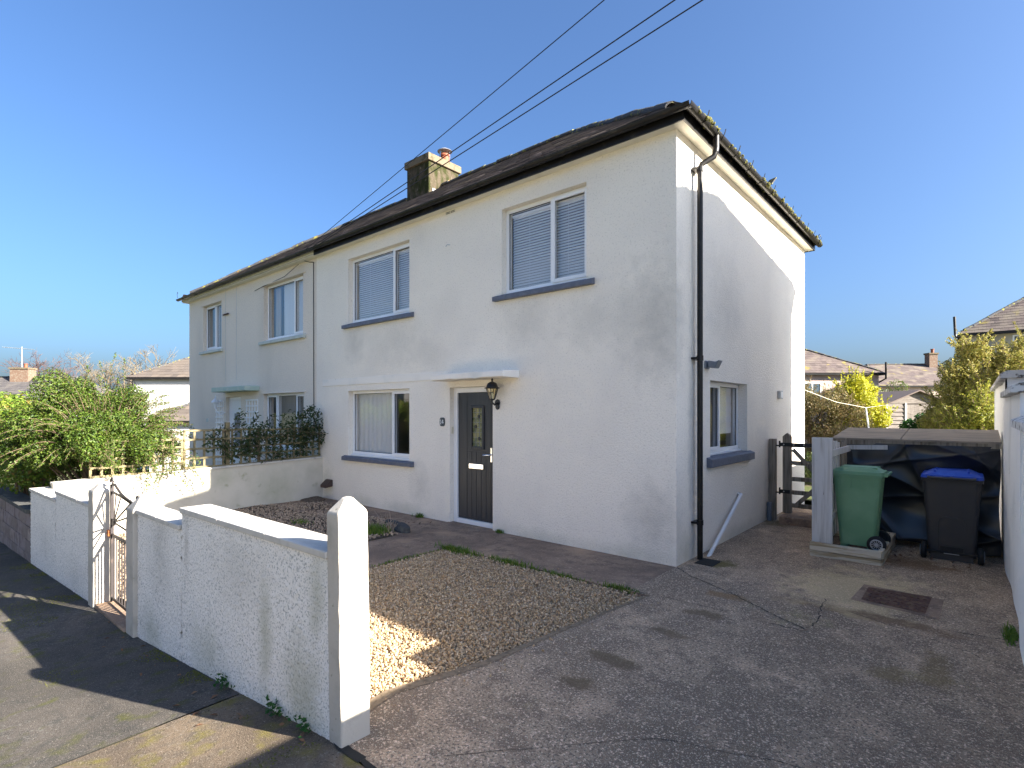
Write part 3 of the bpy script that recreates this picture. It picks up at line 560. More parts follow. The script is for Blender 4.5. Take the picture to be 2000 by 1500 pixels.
# ================================================================== BOUNDARY WALLS TO THE STREET
def frontT(x, d, z): return (x, wall_y(x)+d, z)
def dash_wall(root, x0, x1, tops, th=.19):
    """pebbledashed panel: displaced street face, plain back; tops = [(xa, xb, ztop)]"""
    r = np.random.default_rng(int(abs(x0*100))); st = .0105
    for xa, xb, zt in tops:
        nx = int((xb-xa)/st)+1; zb = pave_z(xa)-.12; nz = int((zt-zb)/st)+1
        X, Z = np.meshgrid(np.linspace(xa, xb, nx), np.linspace(zb, zt, nz), indexing='ij')
        D = np.maximum(0, r.normal(size=X.shape))*.0045
        D[1:-1, 1:-1] = D[1:-1, 1:-1]*.6+(D[2:, 1:-1]+D[:-2, 1:-1]+D[1:-1, 2:]+D[1:-1, :-2])*.1
        Y = -4.383+.022*(X+.049)-D
        V = np.stack([X, Y, Z], -1).reshape(-1, 3); i = (np.arange(nx-1)[:, None]*nz+np.arange(nz-1)[None]).ravel()
        npmesh('dash_coat', V, np.c_[i, i+nz, i+nz+1, i+1], 'dash', root, smooth=True)['kind'] = 'stuff'
        mb = MB(); mb.box(xa, xb, .012, th, zb, zt-.004, T=frontT); build(mb, 'wall_core', 'paint', root)
def coping(root, x0, x1, zt, n, th=.042, dep=(-.020, .215)):
    L = (x1-x0)/n
    for i in range(n):
        a, b = x0+i*L+.003, x0+(i+1)*L-.003; mb = MB(); mb.box(a, b, dep[0]+rnd.uniform(-.004, .004), dep[1], zt-th, zt+rnd.uniform(-.003, .003), T=frontT)
        build(mb, 'coping_stone', 'coping', root, bevel=.007)
fw = thing('garden_wall', 'pebbledashed white front wall with one step in its coping, beside the driveway', 'garden wall', (-1.6, -4.3, -.1))
dash_wall(fw, -3.27, -.06, [(-2.19, -.06, .985), (-3.27, -2.191, .845)])
coping(fw, -2.20, -.07, 1.03, 3); coping(fw, -3.26, -2.205, .892, 2)
fw2 = thing('garden_wall', 'pebbledashed white front wall left of the iron gate, meeting the block wall', 'garden wall', (-6.5, -4.4, -.4))
dash_wall(fw2, -8.15, -4.82, [(-6.52, -4.82, .72), (-8.15, -6.521, .605)])
coping(fw2, -6.53, -4.83, .765, 3); coping(fw2, -8.17, -6.535, .648, 3)
def post(label, x0, x1, zb, zs, za, lean=(0, 0), dep=(-.045, .185), group='concrete posts of the front boundary'):
    o = thing('concrete_post', label, 'gate post', ((x0+x1)/2, wall_y(x0)+.07, zb), group)
    y0, y1 = wall_y((x0+x1)/2)+dep[0], wall_y((x0+x1)/2)+dep[1]
    bm = bmesh.new(); nz = 16; rings = []
    for i in range(nz+1):
        t = i/nz; z = zb-.1+(zs-zb+.1)*t; k = .0; dx, dy = lean[0]*t, lean[1]*t
        rings.append([bm.verts.new((x+dx+rnd.gauss(0, .0015), y+dy+rnd.gauss(0, .0015), z)) for x, y in ((x0, y0), (x1, y0), (x1, y1), (x0, y1))])
    for a, b in zip(rings, rings[1:]):
        for k in range(4): bm.faces.new((a[k], a[(k+1) % 4], b[(k+1) % 4], b[k]))
    xc, yc = (x0+x1)/2+lean[0], (y0+y1)/2+lean[1]; w = .022
    top = [bm.verts.new((xc+i*w, yc+j*w, za)) for i, j in ((-1, -1), (1, -1), (1, 1), (-1, 1))]
    for k in range(4): bm.faces.new((rings[-1][k], rings[-1][(k+1) % 4], top[(k+1) % 4], top[k]))
    bm.faces.new(top); org = ORG[o.name]
    for v in bm.verts: v.co -= org
    me = bpy.data.meshes.new('shaft'); bm.to_mesh(me); bm.free()
    s = link('shaft', me, 'post', o); b = s.modifiers.new('bevel', 'BEVEL'); b.width = .012; b.segments = 3; b.limit_method = 'ANGLE'; b.angle_limit = R(25)
    return o
post('leaning pointed white concrete post at the driveway end of the front wall', -.056, .068, -.02, 1.245, 1.325, (-.032, .0), (-.010, .178))
post('pointed white gate post to the right of the iron gate', -3.50, -3.265, -.33, .875, 1.005, dep=(-.035, .19))
post('pointed white gate post carrying the iron gate hinge, gate shadow across it', -4.83, -4.60, -.36, .925, 1.02, dep=(-.035, .19))
# ---- iron garden gate
gt = thing('garden_gate', 'black wrought iron gate with sunburst rays and scroll top between white posts', 'gate', (-4.5, -4.37, -.27))
GY = -4.37
def gp(name, pts, w, h=.012, m='gate'):
    mb = MB()
    for a, b in zip(pts, pts[1:]): mb.bar((a[0], GY, a[1]), (b[0], GY, b[1]), h, w, up=(0, 1, 0) if False else (0, 0, 1))
    return build(mb, name, m, gt)
gp('stile', [(-4.52, -.27), (-4.52, 1.0)], .03, .035); gp('stile', [(-3.56, -.27), (-3.56, .85)], .03, .03)
gp('bottom_rail', [(-4.52, -.235), (-3.56, -.235)], .03); gp('middle_rail', [(-4.52, .455), (-3.56, .455)], .035)
for i in range(9): gp('bar', [(-4.43+i*.098, -.235), (-4.43+i*.098, .455)], .012)
for a in ((-4.19, .885), (-3.80, .885), (-3.56, .80), (-3.56, .56), (-4.36, .91)): gp('ray', [(-4.44, .60), a], .018, .008)
gp('hub', [(-4.50, .60), (-4.41, .60)], .07, .02)
sc_ = [(-4.47, 1.005), (-4.40, 1.01), (-4.30, .975), (-4.15, .93), (-4.0, .905), (-3.82, .885), (-3.66, .865)]
sc_ += [(-3.60+.05*math.sin(t), .905-.055*math.cos(t)) for t in np.linspace(0, 4.2, 10)]
gp('top_scroll', sc_, .03, .012); gp('top_rail', [(-4.50, .925), (-4.2, .91), (-3.62, .86)], .022)
gp('scroll', [(-4.52+.035*math.sin(t), 1.0+.035-.035*math.cos(t)) for t in np.linspace(0, 5, 9)], .025)
hb = MB(); hb.box(-4.60, -4.53, GY-.03, GY+.02, .44, .50); build(hb, 'hinge', 'rustor', gt)
sb = MB(); sb.box(-4.60, -3.50, wall_y(-4)-.035, wall_y(-4)+.16, -.5, -.285); o = build(sb, 'gate_threshold', 'path', bevel=.01, base=(-4.05, -4.45, -.4)); o['kind'] = 'structure'
# ---- reconstituted stone block wall further left
bw = thing('block_wall', 'low wall of pinkish stone blocks with dark coping under the hedge', 'garden wall', (-12, -4.6, -.7))
cb = MB(); cb.box(-17, -8.16, .03, .2, -1.2, .26, T=frontT); build(cb, 'mortar_core', 'mortar', bw)
bme = boxmesh('block', .435, .06, .206); hme = boxmesh('half_block', .212, .06, .206)
for row in range(7):
    z = .26-.215*(row+1); x = -8.165-(.2235 if row % 2 else 0)
    if row % 2: inst('block', hme, 'block', bw, (-8.165-.107, wall_y(-8.3)+.033+rnd.uniform(-.004, .004), z), (0, 0, R(1.26)))
    for k in range(20):
        xc = x-.2235-k*.447
        if z+.2 < pave_z(xc)-.02 or xc < -17: continue
        inst('block', bme, 'block', bw, (xc, wall_y(xc)+.033+rnd.uniform(-.006, .006), z), (0, 0, R(1.26)))
cm = boxmesh('coping_stone', .594, .30, .06)
for k in range(15): inst('coping_stone', cm, 'darkcoping', bw, (-8.47-k*.6, wall_y(-8.47-k*.6)+.10, .262), (0, 0, R(1.26)))
# ---- low white party wall between the two front gardens
pw = thing('garden_wall', 'low smooth white wall dividing the two front gardens, half sunlit', 'garden wall', (-7.87, -2.2, -.1))
mb = MB(); nn = 12
for i in range(nn):
    ya, yb = -4.36+i*4.36/nn, -4.36+(i+1)*4.36/nn; za, zb_ = .70+(ya+4.36)*.028, .70+(yb+4.36)*.028
    for x, in ((-7.77,), (-7.95,)): mb.quad((x, ya, -.6), (x, yb, -.6), (x, yb, zb_), (x, ya, za))
mb.quad((-7.77, -4.36, -.6), (-7.95, -4.36, -.6), (-7.95, -4.36, .70), (-7.77, -4.36, .70))
build(mb, 'wall_panel', 'partywall', pw, fix=False)
for i in range(5):
    ya, yb = -4.37+i*4.36/5+.002, -4.37+(i+1)*4.36/5-.002; z0, z1 = .70+(ya+4.36)*.028, .70+(yb+4.36)*.028
    c = MB(); c.v = [(x, y, z) for z_ in (0, .035) for x, y, z in ((-7.745, ya, z0+z_), (-7.975, ya, z0+z_), (-7.975, yb, z1+z_), (-7.745, yb, z1+z_))]
    c.f = [(0, 1, 2, 3), (4, 5, 6, 7), (0, 1, 5, 4), (1, 2, 6, 5), (2, 3, 7, 6), (3, 0, 4, 7)]; build(c, 'coping_stone', 'coping', pw, bevel=.005)
# ---- trellis on the party wall
def trellis(label, y0, y1, z0, z1, nv, nh, x=-7.86, m='trellis', w=.034, group=None, T=None, slope=0):
    t = thing('trellis', label, 'trellis', (x, (y0+y1)/2, z0) if T is None else T((y0+y1)/2, 0, z0), group)
    for i in range(nv):
        y = y0+(y1-y0)*i/(nv-1); mb = MB()
        if T is None: mb.box(x-.011, x+.009, y-w/2, y+w/2, z0+slope*(y-y0), z1+slope*(y-y0))
        else: mb.box(y-w/2, y+w/2, -.011, .009, z0, z1, T=T)
        build(mb, 'slat', m, t)
    for j in range(nh):
        z = z0+.012+(z1-z0-.024)*j/(nh-1); mb = MB()
        if T is None:
            mb.bar((x+.021, y0-.01, z), (x+.021, y1+.01, z+slope*(y1-y0)), .02, w, up=(0, 0, 1))
        else: mb.box(y0-.01, y1+.01, -.033, -.011, z-w/2, z+w/2, T=T)
        build(mb, 'slat', m, t)
    return t
trellis('softwood trellis panel half covered by the climber next to the house', -1.28, -.03, .835, 1.455, 10, 5, slope=.02)
trellis('softwood trellis panel on the white wall left of the climber', -2.58, -1.30, .80, 1.475, 9, 5)
trellis('lower sunlit trellis panel showing through the shrub', -3.9, -2.62, .76, 1.33, 10, 5)
pb = MB(); pb.box(-7.93, -7.86, -1.89, -1.82, .5, 1.60); tag(build(pb, 'trellis_post', 'trellis', base=(-7.9, -1.85, .5)), 'short timber post standing above the trellis', 'post')

# ================================================================== THE PAIR OF HOUSES
FT = lambda a, d, z: (a, d, z)             # front wall: outside is -y
ST = lambda a, d, z: (-d, a, z)            # gable side: outside is +x
def window(root, T, a0, a1, z0, z1, bars, sashes, sill=None, dd=.10, silldep=(-.075, .10), sillz=None, fr=.055, sillext=.13, sill_h=.085):
    """bars: mullion positions; sashes: indices of lights that open (a raised casement frame)"""
    fz = z0+.03
    f = MB(); D0, D1 = dd, dd+.07
    f.box(a0+.003, a0+fr, D0, D1, fz, z1-.003, T=T); f.box(a1-fr, a1-.003, D0, D1, fz, z1-.003, T=T)
    f.box(a0+fr, a1-fr, D0, D1, z1-fr, z1-.003, T=T); f.box(a0+fr, a1-fr, D0, D1, fz, fz+fr, T=T)
    for b in bars: f.box(b-.03, b+.03, D0, D1, fz+fr, z1-fr, T=T)
    f.box(a0+.004, a1-.004, D0-.05, D0-.002, z0+.004, z0+.032, T=T)
    w = build(f, 'window', 'upvc', root, bevel=.004)
    edges = [a0+fr]+[x for b in bars for x in (b-.03, b+.03)]+[a1-fr]
    for i in range(len(bars)+1):
        p, q = edges[2*i], edges[2*i+1]; pz0, pz1 = fz+fr, z1-fr
        if i in sashes:
            s = MB(); e = .05; P0, P1, Q0, Q1 = p-.022, q+.022, pz0-.022, pz1+.022
            s.box(P0, P0+e, D0-.022, D0-.002, Q0, Q1, T=T); s.box(P1-e, P1, D0-.022, D0-.002, Q0, Q1, T=T)
            s.box(P0+e, P1-e, D0-.022, D0-.002, Q1-e, Q1, T=T); s.box(P0+e, P1-e, D0-.022, D0-.002, Q0, Q0+e, T=T)
            build(s, 'sash', 'upvc', w, bevel=.004)
        g = MB(); g.quad(T(p, D0+.03, pz0), T(q, D0+.03, pz0), T(q, D0+.03, pz1), T(p, D0+.03, pz1)); build(g, 'pane', 'glass', w, fix=False)
        k = MB()                                  # black glazing gasket
        for (x0, x1, y0, y1) in ((p, p+.006, pz0, pz1), (q-.006, q, pz0, pz1), (p, q, pz0, pz0+.006), (p, q, pz1-.006, pz1)): k.box(x0, x1, D0+.018, D0+.028, y0, y1, T=T)
        build(k, 'gasket', 'rubber', w)
    if sill:
        s = MB(); sz = z0 if sillz is None else sillz
        pr = [(silldep[0], sz-sill_h), (silldep[0], sz-.02), (silldep[1], sz+.006), (silldep[1], sz-sill_h)]
        n = len(s.v)
        for a in (a0-sillext, a1+sillext): s.v += [T(a, d if d < 0 else (.0 if a in (a0-sillext, a1+sillext) else d), z) for d, z in pr]
        s.f += [(n, n+1, n+2, n+3), (n+7, n+6, n+5, n+4)]+[(n+i, n+(i+1) % 4, n+4+(i+1) % 4, n+4+i) for i in range(4)]
        build(s, 'sill', sill, w, bevel=.006)
        s = MB(); s.box(a0+.002, a1-.002, -.02, dd-.002, sz-.05, sz+.003, T=T); build(s, 'sill_bed', sill, w)
    return w
def slat_blind(w, T, a0, a1, z0, z1, d, n, m='blind', tilt=52):
    me = bpy.data.meshes.new('slat'); c, s = math.cos(R(tilt)), math.sin(R(tilt)); hw = .0275
    mb = MB()
    pts = [(-hw, -.000), (-hw*.35, .006), (hw*.35, .006), (hw, 0)]
    ring = [(u*c+v*s, u*s-v*c) for u, v in pts]
    for a in (a0, a1): mb.v += [T(a, dd_, z) for dd_, z in ring]
    mb.f = [(i, i+1, i+5, i+4) for i in range(3)]
    me.from_pydata(mb.v, [], mb.f); me.update(); org = ORG[w.name]
    for i in range(n):
        z = z0+(z1-z0)*(i+.5)/n; o = inst('slat', me, m, w, T(0, d, z)); 
    b = MB(); b.box(a0, a1, d-.03, d+.03, z1, z1+.03, T=T); build(b, 'head_rail', m, w)
    for a in (a0+.25*(a1-a0), a0+.75*(a1-a0)):
        k = MB(); k.box(a-.002, a+.002, d-.032, d-.029, z0, z1, T=T); build(k, 'ladder_cord', m, w)
def wavy(w, T, a0, a1, z0, z1, d, name, m, amp=.03, per=.11, seed=1):
    r = np.random.default_rng(seed); n = int((a1-a0)/.012); mb = MB(); ph = np.cumsum(r.uniform(.6, 1.4, n+1))*2*math.pi*.012/per
    for i in range(n+1):
        a = a0+(a1-a0)*i/n; o = amp*math.sin(ph[i])+amp*.4*math.sin(ph[i]*.37+1)
        mb.v += [T(a, d+o*.8, z1), T(a, d+o, (z0+z1)/2), T(a, d+o*1.15, z0)]
    for i in range(n): mb.f += [(3*i, 3*i+3, 3*i+4, 3*i+1), (3*i+1, 3*i+4, 3*i+5, 3*i+2)]
    build(mb, name, m, w, smooth='all', fix=False)

ZE = 5.08; XP = -8.015; XL = -15.42; YB = 6.18
h1 = thing('semi_detached_house', 'white roughcast house with charcoal front door and slate-blue window sills', 'house', (-4, 3, 0))
W1 = (-6.81, -4.89, .93, 2.205); W2 = (-6.81, -4.89, 3.53, 4.82); W3 = (-2.72, -1.23, 3.53, 4.81); DR = (-3.85, -2.90, -.01, 2.19); SW = (1.05, 2.555, 1.20, 2.212)
mb = MB()
wall_grid(mb, FT, XP, 0, -.3, ZE+.06, [W1, W2, W3, DR]); wall_grid(mb, ST, 0, YB, -.3, ZE+.06, [SW])
mb.box(XP, -.004, YB-.25, YB-.003, -.3, ZE+.05)
build(mb, 'wall', 'render', h1, fix=False)
mb = MB(); mb.box(XP+.01, -.26, .26, YB-.26, 2.50, 2.62); mb.box(XP+.01, -.26, .26, YB-.26, ZE-.05, ZE+.03); mb.box(XP+.01, -.26, .26, YB-.26, -.28, -.02); mb.box(-8.3, XP+.01, .26, YB-.26, -.28, ZE)
mb.box(XP+.02, -.26, 3.0, 3.1, -.02, ZE-.06); build(mb, 'interior', 'room', h1)
w = window(h1, FT, *W2, [-5.46], [1], 'sill'); slat_blind(w, FT, W2[0]+.06, W2[1]-.06, W2[2]+.1, W2[3]-.1, .20, 27)
w = window(h1, FT, *W3, [-1.86], [1], 'sill'); slat_blind(w, FT, W3[0]+.06, W3[1]-.06, W3[2]+.1, W3[3]-.1, .20, 27)
w = window(h1, FT, *W1, [-5.49], [1], 'sill', sillz=.925, sill_h=.09); wavy(w, FT, W1[0]+.02, -5.62, .95, 2.18, .215, 'net_curtain', 'curtain', .011, .15)
w = window(h1, ST, *SW, [1.72], [0], 'sill', sillz=1.20, dd=.13, sill_h=.125)
for i in range(5):
    k = MB(); k.box(1.80, 2.48, .215, .217, 2.10-.155*i, 2.19-.155*i, T=ST); build(k, 'blind_band', 'blind', w)
k = MB(); k.box(1.80, 2.48, .219, .2205, 1.47, 2.20, T=ST); build(k, 'blind_sheer', 'curtain', w)
# plain band above the lower window
b = MB(); b.box(-7.76, -3.90, -.012, .02, 2.325, 2.462); build(b, 'plaster_band', 'paint', h1, bevel=.006)
# door and its frame
f = MB(); f.box(-3.848, -3.765, .085, .17, -.005, 2.188); f.box(-2.972, -2.902, .085, .17, -.005, 2.188); f.box(-3.765, -2.972, .085, .17, 2.105, 2.188); f.box(-3.765, -2.972, .075, .17, -.005, .075)
build(f, 'door_frame', 'upvc', h1, bevel=.005)
dm = MB(); GA = (-3.455, -3.215, 1.235, 1.865)
A = [-3.762, GA[0], GA[1], -2.975]; Zs = [.078, GA[2], GA[3], 2.102]
for i in range(3):
    for j in range(3):
        if i == 1 and j == 1: continue
        dm.box(A[i], A[i+1], .112, .155, Zs[j], Zs[j+1])
dr = build(dm, 'door', 'door', h1, fix=False)
for i in range(6):                                   # planked lower face: shallow grooves standing as strips
    k = MB(); a = -3.66+i*.105; k.box(a, a+.098, .107, .1125, .12, 2.06 if a+.098 < GA[0]-.04 or a > GA[1]+.04 else 1.16); build(k, 'plank', 'door', dr, bevel=.003)
k = MB()
for (x0, x1, z0, z1) in ((GA[0]-.035, GA[0]+.012, GA[2]-.03, GA[3]+.03), (GA[1]-.012, GA[1]+.035, GA[2]-.03, GA[3]+.03), (GA[0]+.012, GA[1]-.012, GA[3]-.012, GA[3]+.03), (GA[0]+.012, GA[1]-.012, GA[2]-.03, GA[2]+.012)): k.box(x0, x1, .092, .115, z0, z1)
build(k, 'glazing_frame', 'door', dr, bevel=.006)
k = MB(); k.box(GA[0]+.005, GA[1]-.005, .125, .135, GA[2], GA[3]); build(k, 'glazing', 'leadglass', dr)
k = MB()
for i in range(1, 3): x = GA[0]+(GA[1]-GA[0])*i/3; k.box(x-.0025, x+.0025, .120, .1249, GA[2], GA[3])
for j in range(1, 8): z = GA[2]+(GA[3]-GA[2])*j/8; k.box(GA[0], GA[1], .1205, .1246, z-.0025, z+.0025)
build(k, 'lead_cames', 'greypl', dr)
for x, z in ((-3.31, 1.72), (-3.38, 1.56), (-3.30, 1.37)):
    k = MB(); k.lathe([(.001, 0), (.03, .002), (.034, .008), (.0, .009)], (x, .112, z), 6, 'y'); build(k, 'bevel_motif', 'iron', dr)
k = MB(); k.box(-3.50, -3.185, .085, .107, .895, .972); k.box(-3.475, -3.21, .078, .086, .912, .955); build(k, 'letter_plate', 'chrome', dr, bevel=.006)
k = MB(); k.box(-3.035, -3.0, .093, .108, 1.02, 1.24); k.tube([(-3.018, .10, 1.13), (-3.018, .045, 1.13), (-3.06, .04, 1.128), (-3.15, .045, 1.118)], .011, 8); build(k, 'handle', 'chrome', dr, smooth=True)
k = MB(); k.box(-3.89, -2.86, -.03, .09, -.06, .0055); build(k, 'doorstep', 'path', h1, bevel=.01)
# canopy slab
k = MB(); n_ = 14; r_ = random.Random(5)
for i in range(n_+1):
    x = -3.93+1.55*i/n_
    k.v += [(x, .02, 2.405), (x, -.35+r_.gauss(0, .003), 2.385+r_.gauss(0, .003)), (x, -.352+r_.gauss(0, .003), 2.29+r_.gauss(0, .004)), (x, .02, 2.285)]
for i in range(n_):
    for j in range(4): k.f.append((4*i+j, 4*i+(j+1) % 4, 4*i+4+(j+1) % 4, 4*i+4+j))
k.f += [(0, 1, 2, 3), tuple(4*n_+j for j in range(4))]
build(k, 'door_canopy', 'paint', h1, bevel=.012)
# soffit, fascia and gutters
OV = .14
k = MB(); k.box(XP, OV, -OV, .03, ZE, ZE+.02); k.box(-.02, OV, .03, YB+OV, ZE, ZE+.02); k.box(XP, -.02, YB-.03, YB+OV, ZE, ZE+.02); build(k, 'soffit', 'soffit', h1)
k = MB(); k.box(XP+.16, OV+.02, -OV-.02, -OV, ZE-.012, ZE+.115); k.box(OV, OV+.02, -OV, YB+OV+.02, ZE-.012, ZE+.115); k.box(XP, OV, YB+OV, YB+OV+.02, ZE-.012, ZE+.115); build(k, 'fascia', 'blackpl', h1)
def gutter(root, p, q, out, rad=.055, z=ZE+.105, m='blackpl', name='gutter'):
    p, q, out = Vector(p), Vector(q), Vector(out); prof = []
    for i in range(9): a = math.pi*i/8; prof.append((-math.cos(a)*rad, -math.sin(a)*rad))
    prof += [(u*.9, v*.9) for u, v in prof[::-1]]; mb = MB(); n = len(prof)
    for e in (p, q): mb.v += [tuple(e+out*(rad+u+.022)+Vector((0, 0, z+v-e.z))) for u, v in prof]
    mb.f = [(i, (i+1) % n, n+(i+1) % n, n+i) for i in range(n)]+[tuple(range(n)), tuple(range(2*n-1, n-1, -1))]
    return build(mb, name, m, root, smooth=True)
def gutter_clips(root, g, p, q, out, step, z=ZE+.105, m='blackpl', hook=False, rad=.055):
    p, q, out = Vector(p), Vector(q), Vector(out); n = int((q-p).length/step); prof = []; d = (q-p).normalized()*.018
    for i in range(9): a = math.pi*i/8; prof.append((-math.cos(a)*rad*1.12, -math.sin(a)*rad*1.12))
    if hook: prof += [(rad*1.15+.012, .03), (rad*1.15+.022, .065)]
    mb = MB()
    for s in (-1, 1):
        mb.v += [tuple(d*s*.5+out*(rad+u+.022)+Vector((0, 0, v))) for u, v in prof]; mb.v += [tuple(d*s*.5+out*(rad+u*.93+.022)+Vector((0, 0, v*.93))) for u, v in prof]
    k = len(prof); mb.f = [(i, i+1, 2*k+i+1, 2*k+i) for i in range(k-1)]+[(k+i, k+i+1, 3*k+i+1, 3*k+i) for i in range(k-1)]+[(i, i+1, k+i+1, k+i) for i in range(k-1)]+[(2*k+i, 2*k+i+1, 3*k+i+1, 3*k+i) for i in range(k-1)]
    me = bpy.data.meshes.new('gutter_bracket'); me.from_pydata(mb.v, [], mb.f); me.update()
    for i in range(n): c = p+(q-p)*((i+.5)/n); inst('gutter_bracket', me, m, g, (c.x, c.y, z))
GF = -OV-.02; GS = OV+.02
g1 = gutter(h1, (XP+.16, GF, 0), (GS+.11, GF, 0), (0, -1, 0)); gutter_clips(h1, g1, (XP+.16, GF, 0), (GS, GF, 0), (0, -1, 0), .85)
g2 = gutter(h1, (GS, GF-.11, 0), (GS, YB+.2, 0), (1, 0, 0)); gutter_clips(h1, g2, (GS, -.1, 0), (GS, YB+.2, 0), (1, 0, 0), .5, hook=True)
k = MB(); k.tube([(GS+.08+.03*math.sin(t)*(1-t/9), YB+.12+.0*t, ZE+.22+.035-.035*math.cos(t)) for t in np.linspace(0, 5.5, 12)], .006, 6); build(k, 'gutter_curl', 'blackpl', g2)
r = np.random.default_rng(9); n = 900; P = np.c_[GS+.082+r.normal(size=n)*.024, r.uniform(-.1, YB+.15, n), ZE+.082+np.abs(r.normal(size=n))*.020]
P = P[(np.sin(P[:, 1]*5.3)+np.sin(P[:, 1]*13+1)*.6) > -.75]; V, F = stones(P, r.uniform(.016, .036, len(P)), r); npmesh('moss', V, F, 'moss', g2, smooth=True)['kind'] = 'stuff'
# roof
rf = hip_roof(h1, XP, OV+.09, -OV-.09, YB+OV+.09, ZE+.118, 7.43, 0, 3.75, .26, .20, 'slate', tile_seed=4)
k = MB(); k.bar((.21, 2.9, ZE+.21), (.25, 3.0, ZE+.33), .12, .02); build(k, 'slipped_slate', 'ridge', rf)
# downpipe on the gable
k = MB(); PY = .49
k.tube([(GS+.08, .60, ZE+.10), (GS+.08, .60, ZE-.08), (GS+.075, .595, ZE-.13)], .038, 12); k.tube([(GS+.08, .60, ZE-.10), (GS+.06, .585, ZE-.18), (.10, PY+.01, ZE-.27), (.085, PY, ZE-.32), (.085, PY, .03), (.085, PY, -.04)], .034, 12)
dp = build(k, 'downpipe', 'blackpl', h1, smooth=True)
for z in (4.75, 2.45, .45):
    k = MB(); k.tube([(.085, PY, z-.03), (.085, PY, z+.03)], .041, 12); k.box(.0, .08, PY-.07, PY+.07, z-.012, z+.012); build(k, 'pipe_clip', 'blackpl', dp)
k = MB(); k.box(-3.95, -3.72, -.006, .01, 5.015, 5.062); vt = build(k, 'air_vent', 'soffit', h1)
for i in range(2):
    for j in range(2): k = MB(); k.box(-3.93+i*.11, -3.84+i*.11, -.009, -.0065, 5.023+j*.018, 5.031+j*.018); build(k, 'vent_slot', 'iron', vt)
# small fixings on the house: things of their own
pl = thing('house_number_plaque', 'small oval slate plaque with the number 14 left of the front door', 'house number', (-4.02, -.01, 1.63))
k = MB(); pr_ = []
for i in range(28):
    a = 2*math.pi*i/28; pr_.append((-4.02+.056*abs(math.cos(a))**.6*(1 if math.cos(a) > 0 else -1), 1.63+.072*abs(math.sin(a))**.6*(1 if math.sin(a) > 0 else -1)))
k.prism(pr_, -.022, .0, 'y'); build(k, 'plate', 'plaque', pl, bevel=.004)
def digit(segs, x, z, s):
    m_ = MB()
    for (a, b) in segs: m_.bar((x+a[0]*s, -.0235, z+a[1]*s), (x+b[0]*s, -.0235, z+b[1]*s), .003, .011)
    build(m_, 'digit', 'white', pl)
digit([((0, 0), (0, 1)), ((-.22, .8), (0, 1)), ((-.2, 0), (.2, 0))], -4.047, 1.597, .068); digit([((.3, 0), (.3, 1)), ((.3, 1), (-.2, .32)), ((-.2, .32), (.5, .32))], -4.012, 1.597, .068)
k = MB(); k.box(-3.849, -3.832, .035, .065, 1.44, 1.55); k.box(-3.833, -3.826, .043, .058, 1.475, 1.505); tag(build(k, 'door_bell', 'bell', base=(-3.85, .05, 1.5), bevel=.004), 'cream door bell on the reveal of the front door', 'door bell')
la = thing('wall_lantern', 'black carriage lantern with tinted panes beside the charcoal door', 'wall lamp', (-2.78, 0, 1.95))
LX, LY = -2.775, -.15
k = MB(); k.lathe([(.052, -.0), (.056, .006), (.045, .018), (.0, .02)], (-2.79, -.021, 1.93), 8, 'y'); bp_ = build(k, 'back_plate', 'iron', la); bp_.scale = (1, 1, 1)
k = MB(); k.lathe([(.035, 0), (.045, .012), (.03, .022), (0, .024)], (-2.79, -.026, 1.87), 8, 'y'); build(k, 'back_plate', 'iron', la)
k = MB(); k.tube([(-2.79, -.02, 1.925), (-2.785, -.08, 1.90), (LX, LY, 1.93), (LX, LY, 1.97)], .014, 8); build(k, 'arm', 'iron', la, smooth=True)
k = MB(); k.lathe([(.03, 0), (.045, .01), (.05, .022), (.0, .024)], (LX, LY, 1.965), 6); build(k, 'base_ring', 'iron', la)
for i in range(6):
    a = 2*math.pi*i/6; b_ = a+2*math.pi/6; c0, c1 = (math.cos(a), math.sin(a)), (math.cos(b_), math.sin(b_))
    k = MB(); k.bar((LX+.045*c0[0], LY+.045*c0[1], 1.985), (LX+.092*c0[0], LY+.092*c0[1], 2.145), .010, .010); build(k, 'rib', 'iron', la)
    k = MB(); k.quad((LX+.044*c0[0], LY+.044*c0[1], 1.985), (LX+.044*c1[0], LY+.044*c1[1], 1.985), (LX+.09*c1[0], LY+.09*c1[1], 2.145), (LX+.09*c0[0], LY+.09*c0[1], 2.145)); build(k, 'pane', 'lampgl', la, fix=False)
k = MB(); k.lathe([(.115, 0), (.118, .008), (.088, .022), (.082, .05), (.066, .078), (.035, .095), (.012, .102), (.012, .12), (.017, .13), (.006, .15), (0, .165)], (LX, LY, 2.14), 12); build(k, 'hood', 'iron', la, smooth=True)
k = MB(); k.lathe([(.02, 0), (.022, .06), (.012, .085), (0, .09)], (LX, LY, 1.99), 10); build(k, 'bulb', 'white', la, smooth=True)
cw = thing('vent_cowl', 'brown plastic vent cowl low on the wall beside the party wall', 'vent', (-7.47, 0, .3))
k = MB(); k.prism([(-.0, .40), (-.05, .40), (-.17, .30), (-.17, .24), (-.0, .26)], -7.57, -7.37, 'x'); build(k, 'hood', 'brownpl', cw, bevel=.012)
sl_ = thing('security_light', 'grey sensor light on the gable wall behind the downpipe', 'security light', (0, .95, 2.4))
k = MB(); k.box(.0, .03, .84, .96, 2.35, 2.45); k.tube([(.02, .90, 2.40), (.07, .90, 2.40)], .018, 8); build(k, 'bracket', 'camgrey', sl_, bevel=.008)
k = MB(); k.prism([(.05, 2.36), (.05, 2.45), (.15, 2.43), (.19, 2.45), (.14, 2.35)], .83, .98, 'y'); build(k, 'head', 'camgrey', sl_, bevel=.01)
bl = thing('bulkhead_light', 'small square steel wall light near the back corner', 'wall lamp', (0, 4.27, 2.1))
